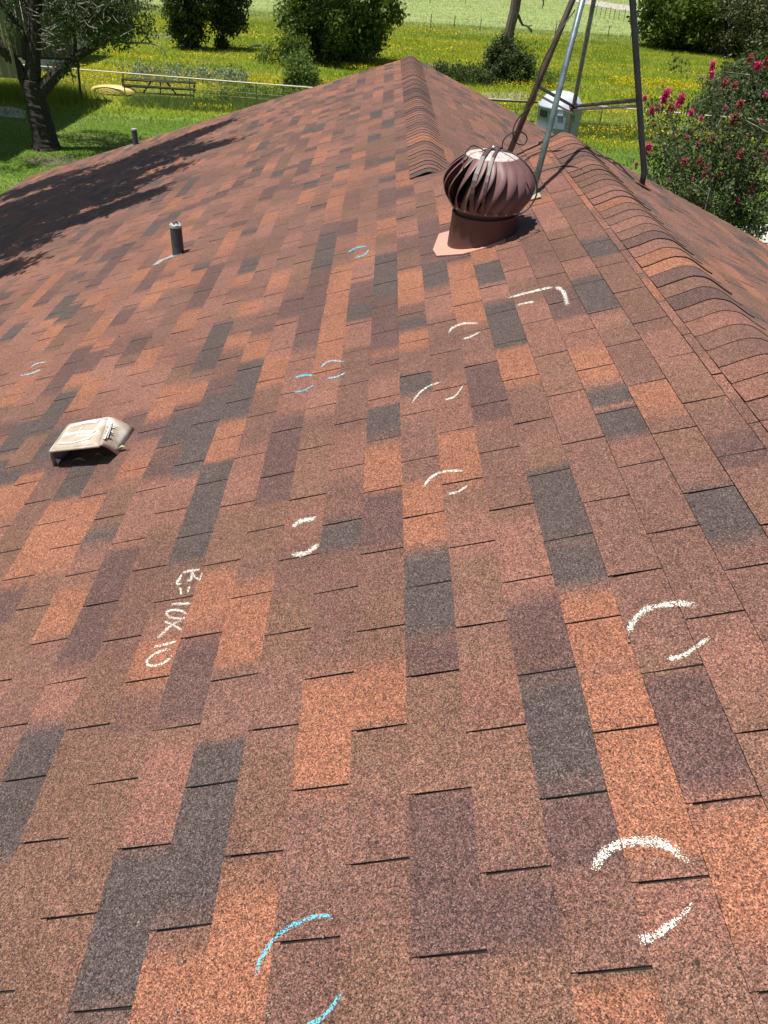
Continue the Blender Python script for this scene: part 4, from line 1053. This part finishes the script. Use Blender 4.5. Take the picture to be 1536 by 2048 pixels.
# ------------------------------------------------------------------ FENCES, GATE
M_WPIPE = simple("white painted pipe", (0.62, 0.60, 0.50), .5, scale=4, var=.15)
M_WIRE = simple("dull wire", (0.20, 0.19, 0.16), .6, .4, scale=6)
M_POST = simple("weathered steel post", (0.12, 0.11, 0.09), .8, scale=6)
RAILH = 1.05
def GpH(x, y, h): return Gp(x, y, G + h)
fence = empty("pipe_fence", Gp(300, 185), "white top rail pipe fence with wire mesh crossing behind the house", "fence")
ra = [GpH(-60, 121, RAILH), GpH(40, 129.5, RAILH), GpH(245, 146, RAILH), GpH(512, 167, RAILH), GpH(620, 175, RAILH), GpH(900, 193, RAILH), GpH(1206, 213, RAILH), GpH(1413, 231, RAILH), GpH(1640, 248, RAILH)]
mb = MB(); mb.tube(ra, .032, 8); mb.build("rail", [M_WPIPE], fence, smooth=True)
def along(t):
    t *= len(ra) - 1; i = min(int(t), len(ra) - 2); return lerp(ra[i], ra[i + 1], t - i)
L_ = sum((ra[i + 1] - ra[i]).length for i in range(len(ra) - 1)); N_ = int(L_ / 2.6)
p0 = None
for i in range(N_ + 1):
    P = along(i / N_); P.z = G
    if p0 is None:
        mb = MB(); mb.tube([(0, 0, 0), (0, 0, RAILH)], .028, 6); p0 = mb.build("post", [M_WIRE], fence, origin=(0, 0, 0)); WO[p0.name] = P.copy(); p0.location = P - WO[fence.name]
    else: copy_obj(p0, P, fence)
mb = MB()
for h in (.2, .4, .6, .8):
    mb.tube([Vector((a.x, a.y, G + h)) for a in ra], .006, 4, cap=False)
for i in range(int(L_ / .3)):
    P = along(i / int(L_ / .3)); mb.tube([(P.x, P.y, G + .05), (P.x, P.y, G + .82)], .0035, 3, cap=False)
o = mb.build("wire_mesh", [M_WIRE], fence)
# dark rail bits by the bin
dr = empty("panel_gate", Gp(1010, 235), "dark horizontal rail panel between the roof slope and the grey bin", "gate")
a, b_ = GpH(960, 199, RAILH), GpH(1075, 205, RAILH)
mb = MB(); mb.tube([a, b_], .045, 8); mb.build("rail", [M_DARKP], dr)
mb = MB(); mb.tube([a + Vector((0, 0, -.85)), b_ + Vector((0, 0, -.85))], .035, 8); mb.build("rail", [M_DARKP], dr)
mb = MB()
for i in range(20):
    P = lerp(a, b_, i / 19); mb.tube([P, P - Vector((0, 0, .85))], .006, 4)
for i in range(5):
    mb.tube([a - Vector((0, 0, .17 * i)), b_ - Vector((0, 0, .17 * i))], .006, 4)
mb.build("mesh_infill", [M_WIRE], dr)["kind"] = "stuff"
# dark braced gate lying before the rail
gt = empty("braced_gate", Gp(316, 192), "dark wooden gate with three rails and slanting braces below the white rail", "gate")
M_GATE = simple("dark weathered timber", (0.030, 0.035, 0.030), .8, scale=8, c2=(0.018, 0.02, 0.018))
Yg = gY(316, 195)
def bar(x0, y0, x1, y1, r=.065, nm="rail"):
    mb = MB(); mb.tube([atY(x0, y0, Yg), atY(x1, y1, Yg)], r, 6); mb.build(nm, [M_GATE], gt)
bar(243, 158, 391, 166); bar(246, 171, 391, 179); bar(262, 186, 389, 191, .05)
bar(244, 157, 247, 178, .05, "post"); bar(389, 165, 387, 198, .04, "post"); bar(321, 160, 321, 190, .035, "post")
bar(302, 163, 286, 187, .045, "brace"); bar(333, 164, 352, 188, .045, "brace")

# wire fences beyond the meadow
def far_fence(pixA, label, h, xs):
    A = [Gp(x, y) for x, y in pixA]; g = empty("wire_fence", A[0], label, "fence"); p0 = None
    px_ = [p[0] for p in pixA]; pts = []
    for x in xs:
        i = max(0, min(len(px_) - 2, sum(1 for v in px_ if v <= x) - 1)); t = (x - px_[i]) / (px_[i + 1] - px_[i]); yv = pixA[i][1] + (pixA[i + 1][1] - pixA[i][1]) * t
        P = Gp(x, yv); pts.append(P)
        if p0 is None:
            mb = MB(); mb.tube([(0, 0, 0), (0, 0, h)], .045, 5); p0 = mb.build("post", [M_POST], g, origin=(0, 0, 0)); WO[p0.name] = P.copy(); p0.location = P - WO[g.name]
        else: copy_obj(p0, P, g, (1, 1, rnd.uniform(.9, 1.15)))
    for hh in (.35, .65, .95):
        mb = MB(); mb.tube([p + Vector((0, 0, hh)) for p in pts], .008, 4, cap=False); mb.build("wire", [M_WIRE], g)
far_fence([(250, 14), (496, 34), (960, 62), (1180, 74), (1330, 84)], "dark post and wire fence beyond the yellow meadow", 1.2, [262, 297, 420, 450, 496, 548, 600, 805, 861, 908, 960, 1020, 1110, 1170, 1215, 1260, 1300])
far_fence([(1180, 30), (1230, 40), (1300, 50), (1360, 54)], "short row of close-set thin posts beside the gravel road", 1.3, [1182, 1191, 1200, 1209, 1218, 1227, 1236, 1247, 1258, 1270, 1284, 1300, 1320])
far_fence([(300, -8), (700, 6), (1000, 10)], "faint fence line across the pale far field", 1.1, list(range(300, 1000, 70)))

# ------------------------------------------------------------------ YELLOW KAYAK
P = Gp(230, 190); Y = P.y; a = Gp(183, 186); b_ = Gp(274, 192)
ky = empty("kayak", P, "pale yellow kayak lying upside down in the grass left of the braced gate", "kayak")
d = (b_ - a); Lk = d.length; d.normalize(); q_ = Vector((-d.y, d.x, 0)); V = []; F = []; NK = 22; NR_ = 10
for i in range(NK + 1):
    t = i / NK; w = .37 * max(0.02, math.sin(math.pi * t)) ** .55; hgt = .36 * (.35 + .65 * max(0, math.sin(math.pi * t)) ** .5)
    for j in range(NR_ + 1):
        u = math.pi * j / NR_; r_ = 1.0 if j not in (3, 7) else .96
        V.append(a + d * Lk * t + q_ * (math.cos(u) * w * r_) + Vector((0, 0, .08 + math.sin(u) ** .8 * hgt if 0 < j < NR_ else .06)))
for i in range(NK):
    for j in range(NR_): s_ = i * (NR_ + 1) + j; F.append((s_, s_ + 1, s_ + NR_ + 2, s_ + NR_ + 1))
mesh_obj("hull", V, F, [simple("sun faded yellow plastic", (0.80, 0.62, 0.18), .4, scale=3, var=.15)], ky, smooth=True)
mb = MB(); mb.tube([a + d * Lk * t + Vector((0, 0, .08 + .36 * (.35 + .65 * math.sin(math.pi * t) ** .5) + .01)) for t in [.05 + .09 * i for i in range(11)]], .02, 6); mb.build("keel", [simple("amber keel strip", (0.62, 0.42, 0.08), .5)], ky)
# white bent pvc pipe
pv = [Gp(500, 95, G + .25), Gp(512, 91, G + .3), Gp(524, 92, G + .3), Gp(531, 96, G + .2), Gp(533, 100, G + .02)]
mb = MB(); mb.tube(spline(pv, 4), .07, 8); tag(mb.build("bent_pipe", [M_WPIPE], None, smooth=True), "white bent pipe poking out of the weeds right of the paired trees", "pipe")
sg = MB(); p_ = Gp(875, 150); 
M_STRAW = simple("bleached brush", (0.50, 0.42, 0.30), .9, scale=20, var=.4)
V, F, C = leaves([tuple(p_ + Vector((rnd.uniform(-.8, .8), rnd.uniform(-.5, .5), rnd.uniform(.05, .45)))) for i in range(26)], 24, .3, .22, np.random.RandomState(1), aspect=.15)
tag(mesh_obj("brush_pile", V, F, [M_STRAW], cols=C), "bleached brush pile just right of the roof peak", "brush pile")

# ------------------------------------------------------------------ GREY BIN BEHIND THE ROOF
M_BIN = simple("pale blue grey sheet metal", (0.30, 0.33, 0.45), .5, .0, scale=2.5, var=.18)
M_BINT = simple("white grey lid", (0.58, 0.62, 0.72), .4, .1, scale=2, var=.1)
P = Gp(1108, 292); k = pxm(P); P.z = G
bn = empty("storage_bin", P, "grey blue round metal bin with a white domed lid beyond the ridge", "storage bin")
rB = 43 / k; zt = None
for i in range(500):
    if pj(P + Vector((0, 0, i * .01)))[1] < 212: zt = i * .01; break
mb = MB(); mb.lathe(P, [(rB * .94, 0), (rB * .97, zt * .5), (rB, zt - .06), (rB * 1.03, zt - .04), (rB * 1.03, zt), (rB * .98, zt + .02)], 36); mb.build("drum", [M_BIN], bn, smooth=True)
mb = MB(); mb.lathe(P, [(rB * 1.0, zt + .0), (rB * .93, zt + .12), (rB * .8, zt + .32), (rB * .62, zt + .48), (rB * .3, zt + .56), (.02, zt + .58)], 36, cap_top=True); mb.build("lid", [M_BINT], bn, smooth=True)
def onbin(px, py, w, h, depth, mat, nm):
    c = atY(px, py, P.y); dx = (c.x - P.x) / rB; dx = max(-.95, min(.95, dx)); a_ = math.asin(dx); n_ = Vector((math.sin(a_), -math.cos(a_), 0)); t_ = Vector((math.cos(a_), math.sin(a_), 0))
    o_ = Vector((P.x, P.y, c.z + .08)) + n_ * (rB * .99)
    pts = [o_ + t_ * sx * w / 2 + Vector((0, 0, sz * h / 2)) for sx, sz in ((-1, -1), (1, -1), (1, 1), (-1, 1))]
    mb = MB(); mb.add([p - n_ * .05 for p in pts] + [p + n_ * depth for p in pts], [(0, 3, 2, 1), (4, 5, 6, 7), (0, 1, 5, 4), (1, 2, 6, 5), (2, 3, 7, 6), (3, 0, 4, 7)])
    mb.build(nm, [mat], bn)
onbin(1082, 227, .42, .26, .012, M_BLACK, "opening"); onbin(1110, 243, .50, .42, .03, M_BIN, "door"); onbin(1112, 226, .24, .05, .07, M_BINT, "handle"); onbin(1138, 235, .12, .24, .012, M_BLACK, "opening")  # black slabs paint the dark inside of the openings

# ------------------------------------------------------------------ CARPORT ON THE LEFT
M_PAN = simple("shaded olive tan sheet metal", (0.13, 0.115, 0.07), .5, .2, scale=1.5, var=.2)  # darker copy of the panel metal, shade under the roof put into colour
M_ROOFW = simple("white metal roofing", (0.80, 0.80, 0.80), .35, .2, scale=2, var=.06)
YB = gY(163, 205); YF = 29.9; ZT = 1.0
cp = empty("carport", Gp(60, 205), "tall metal carport with hanging olive side panels behind the gnarled tree", "carport")
A = atY(34, 107, YB); B = atY(150, 118, YB)
zl = (A.z + B.z) / 2; x0, x1 = A.x - .3, B.x
npn = 10; pm = None; wv = (x1 - x0) / npn - .012
for i in range(npn):
    xa = x0 + (x1 - x0) * i / npn
    if pm is None:
        V = []
        for j in range(5):
            u = j / 4; off = -.04 if j % 2 else 0; V += [(u * wv, off, 0), (u * wv, off, ZT - zl)]
        V += [(v[0], v[1] + .004, v[2]) for v in V]
        F = [(j * 2, j * 2 + 2, j * 2 + 3, j * 2 + 1) for j in range(4)] + [(10 + j * 2, 10 + j * 2 + 1, 10 + j * 2 + 3, 10 + j * 2 + 2) for j in range(4)]
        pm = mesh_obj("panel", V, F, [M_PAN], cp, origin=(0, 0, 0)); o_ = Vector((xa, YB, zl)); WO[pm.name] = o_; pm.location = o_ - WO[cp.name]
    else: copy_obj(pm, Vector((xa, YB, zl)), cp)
zl2 = atY(18, 156, YF).z; xa1 = atY(37, 156, YF).x
M_PANL = simple("sunlit tan sheet metal", (0.30, 0.27, 0.17), .5, .1, scale=1.5, var=.15)  # lighter copy of the panel metal, sunlight put into the colour
pf = None
for i in range(9):
    xx = xa1 - (i + 1) * (wv + .012)
    if pf is None:
        V = []
        for j in range(5):
            u = j / 4; off = -.04 if j % 2 else 0; V += [(u * wv, off, 0), (u * wv, off, ZT - zl2 - .02)]
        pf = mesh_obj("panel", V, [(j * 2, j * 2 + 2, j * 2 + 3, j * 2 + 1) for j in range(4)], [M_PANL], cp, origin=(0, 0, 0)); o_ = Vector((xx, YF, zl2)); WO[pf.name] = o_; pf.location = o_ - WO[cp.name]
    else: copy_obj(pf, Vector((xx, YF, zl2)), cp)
mb = MB(); mb.box((x0 - .1, YB - .08, zl - .12), (x1 + .1, YB + .06, zl - .005)); mb.build("bottom_beam", [M_DARKP], cp)
mb = MB(); P_ = Gp(163, 205); T_ = atY(155, 125, YB)
mb.tube([P_, T_, T_ + (T_ - P_) * .9], .055, 6); mb.build("post", [M_DARKP], cp)
for xx, yy_ in ((xa1 - 6, YF + .1), (xa1 - 9, YF + .1), (xa1 - 6, YB)):
    mb = MB(); mb.box((xx - .05, yy_ - .05, G), (xx + .05, yy_ + .05, ZT)); mb.build("post", [M_DARKP], cp)
xr = Gp(190, 222).x - SUN.x / SUN.z * (G - ZT) * 1.0
mb = MB(); rx0 = xa1 - 8
mb.box((rx0, 27.4, ZT), (xr, YB + .5, ZT + .08)); mb.build("roof", [M_ROOFW], cp)
# white roofed building further back at the top left
YW = 47.0; wa, wb_ = atY(-120, 44, YW), atY(66, 42, YW)
wh = empty("barn", Vector((wa.x + 4, YW + 4, G)), "white metal roofed barn glimpsed at the top left corner behind the tree", "barn")
mb = MB(); mb.box((wa.x, YW + .4, G), (wb_.x - .3, YW + 9, wb_.z - .15)); mb.build("wall", [simple("white barn siding", (0.60, 0.60, 0.58), .6, scale=2, var=.1)], wh)
mb = MB(); mb.add([(wa.x, YW, wb_.z), (wb_.x, YW, wb_.z), (wb_.x, YW + 9.5, wb_.z + 1.6), (wa.x, YW + 9.5, wb_.z + 1.6), (wa.x, YW, wb_.z - .1), (wb_.x, YW, wb_.z - .1), (wb_.x, YW + 9.5, wb_.z + 1.5), (wa.x, YW + 9.5, wb_.z + 1.5)],
       [(0, 1, 2, 3), (7, 6, 5, 4), (0, 4, 5, 1), (1, 5, 6, 2), (2, 6, 7, 3), (3, 7, 4, 0)]); mb.build("roof", [M_ROOFW], wh)
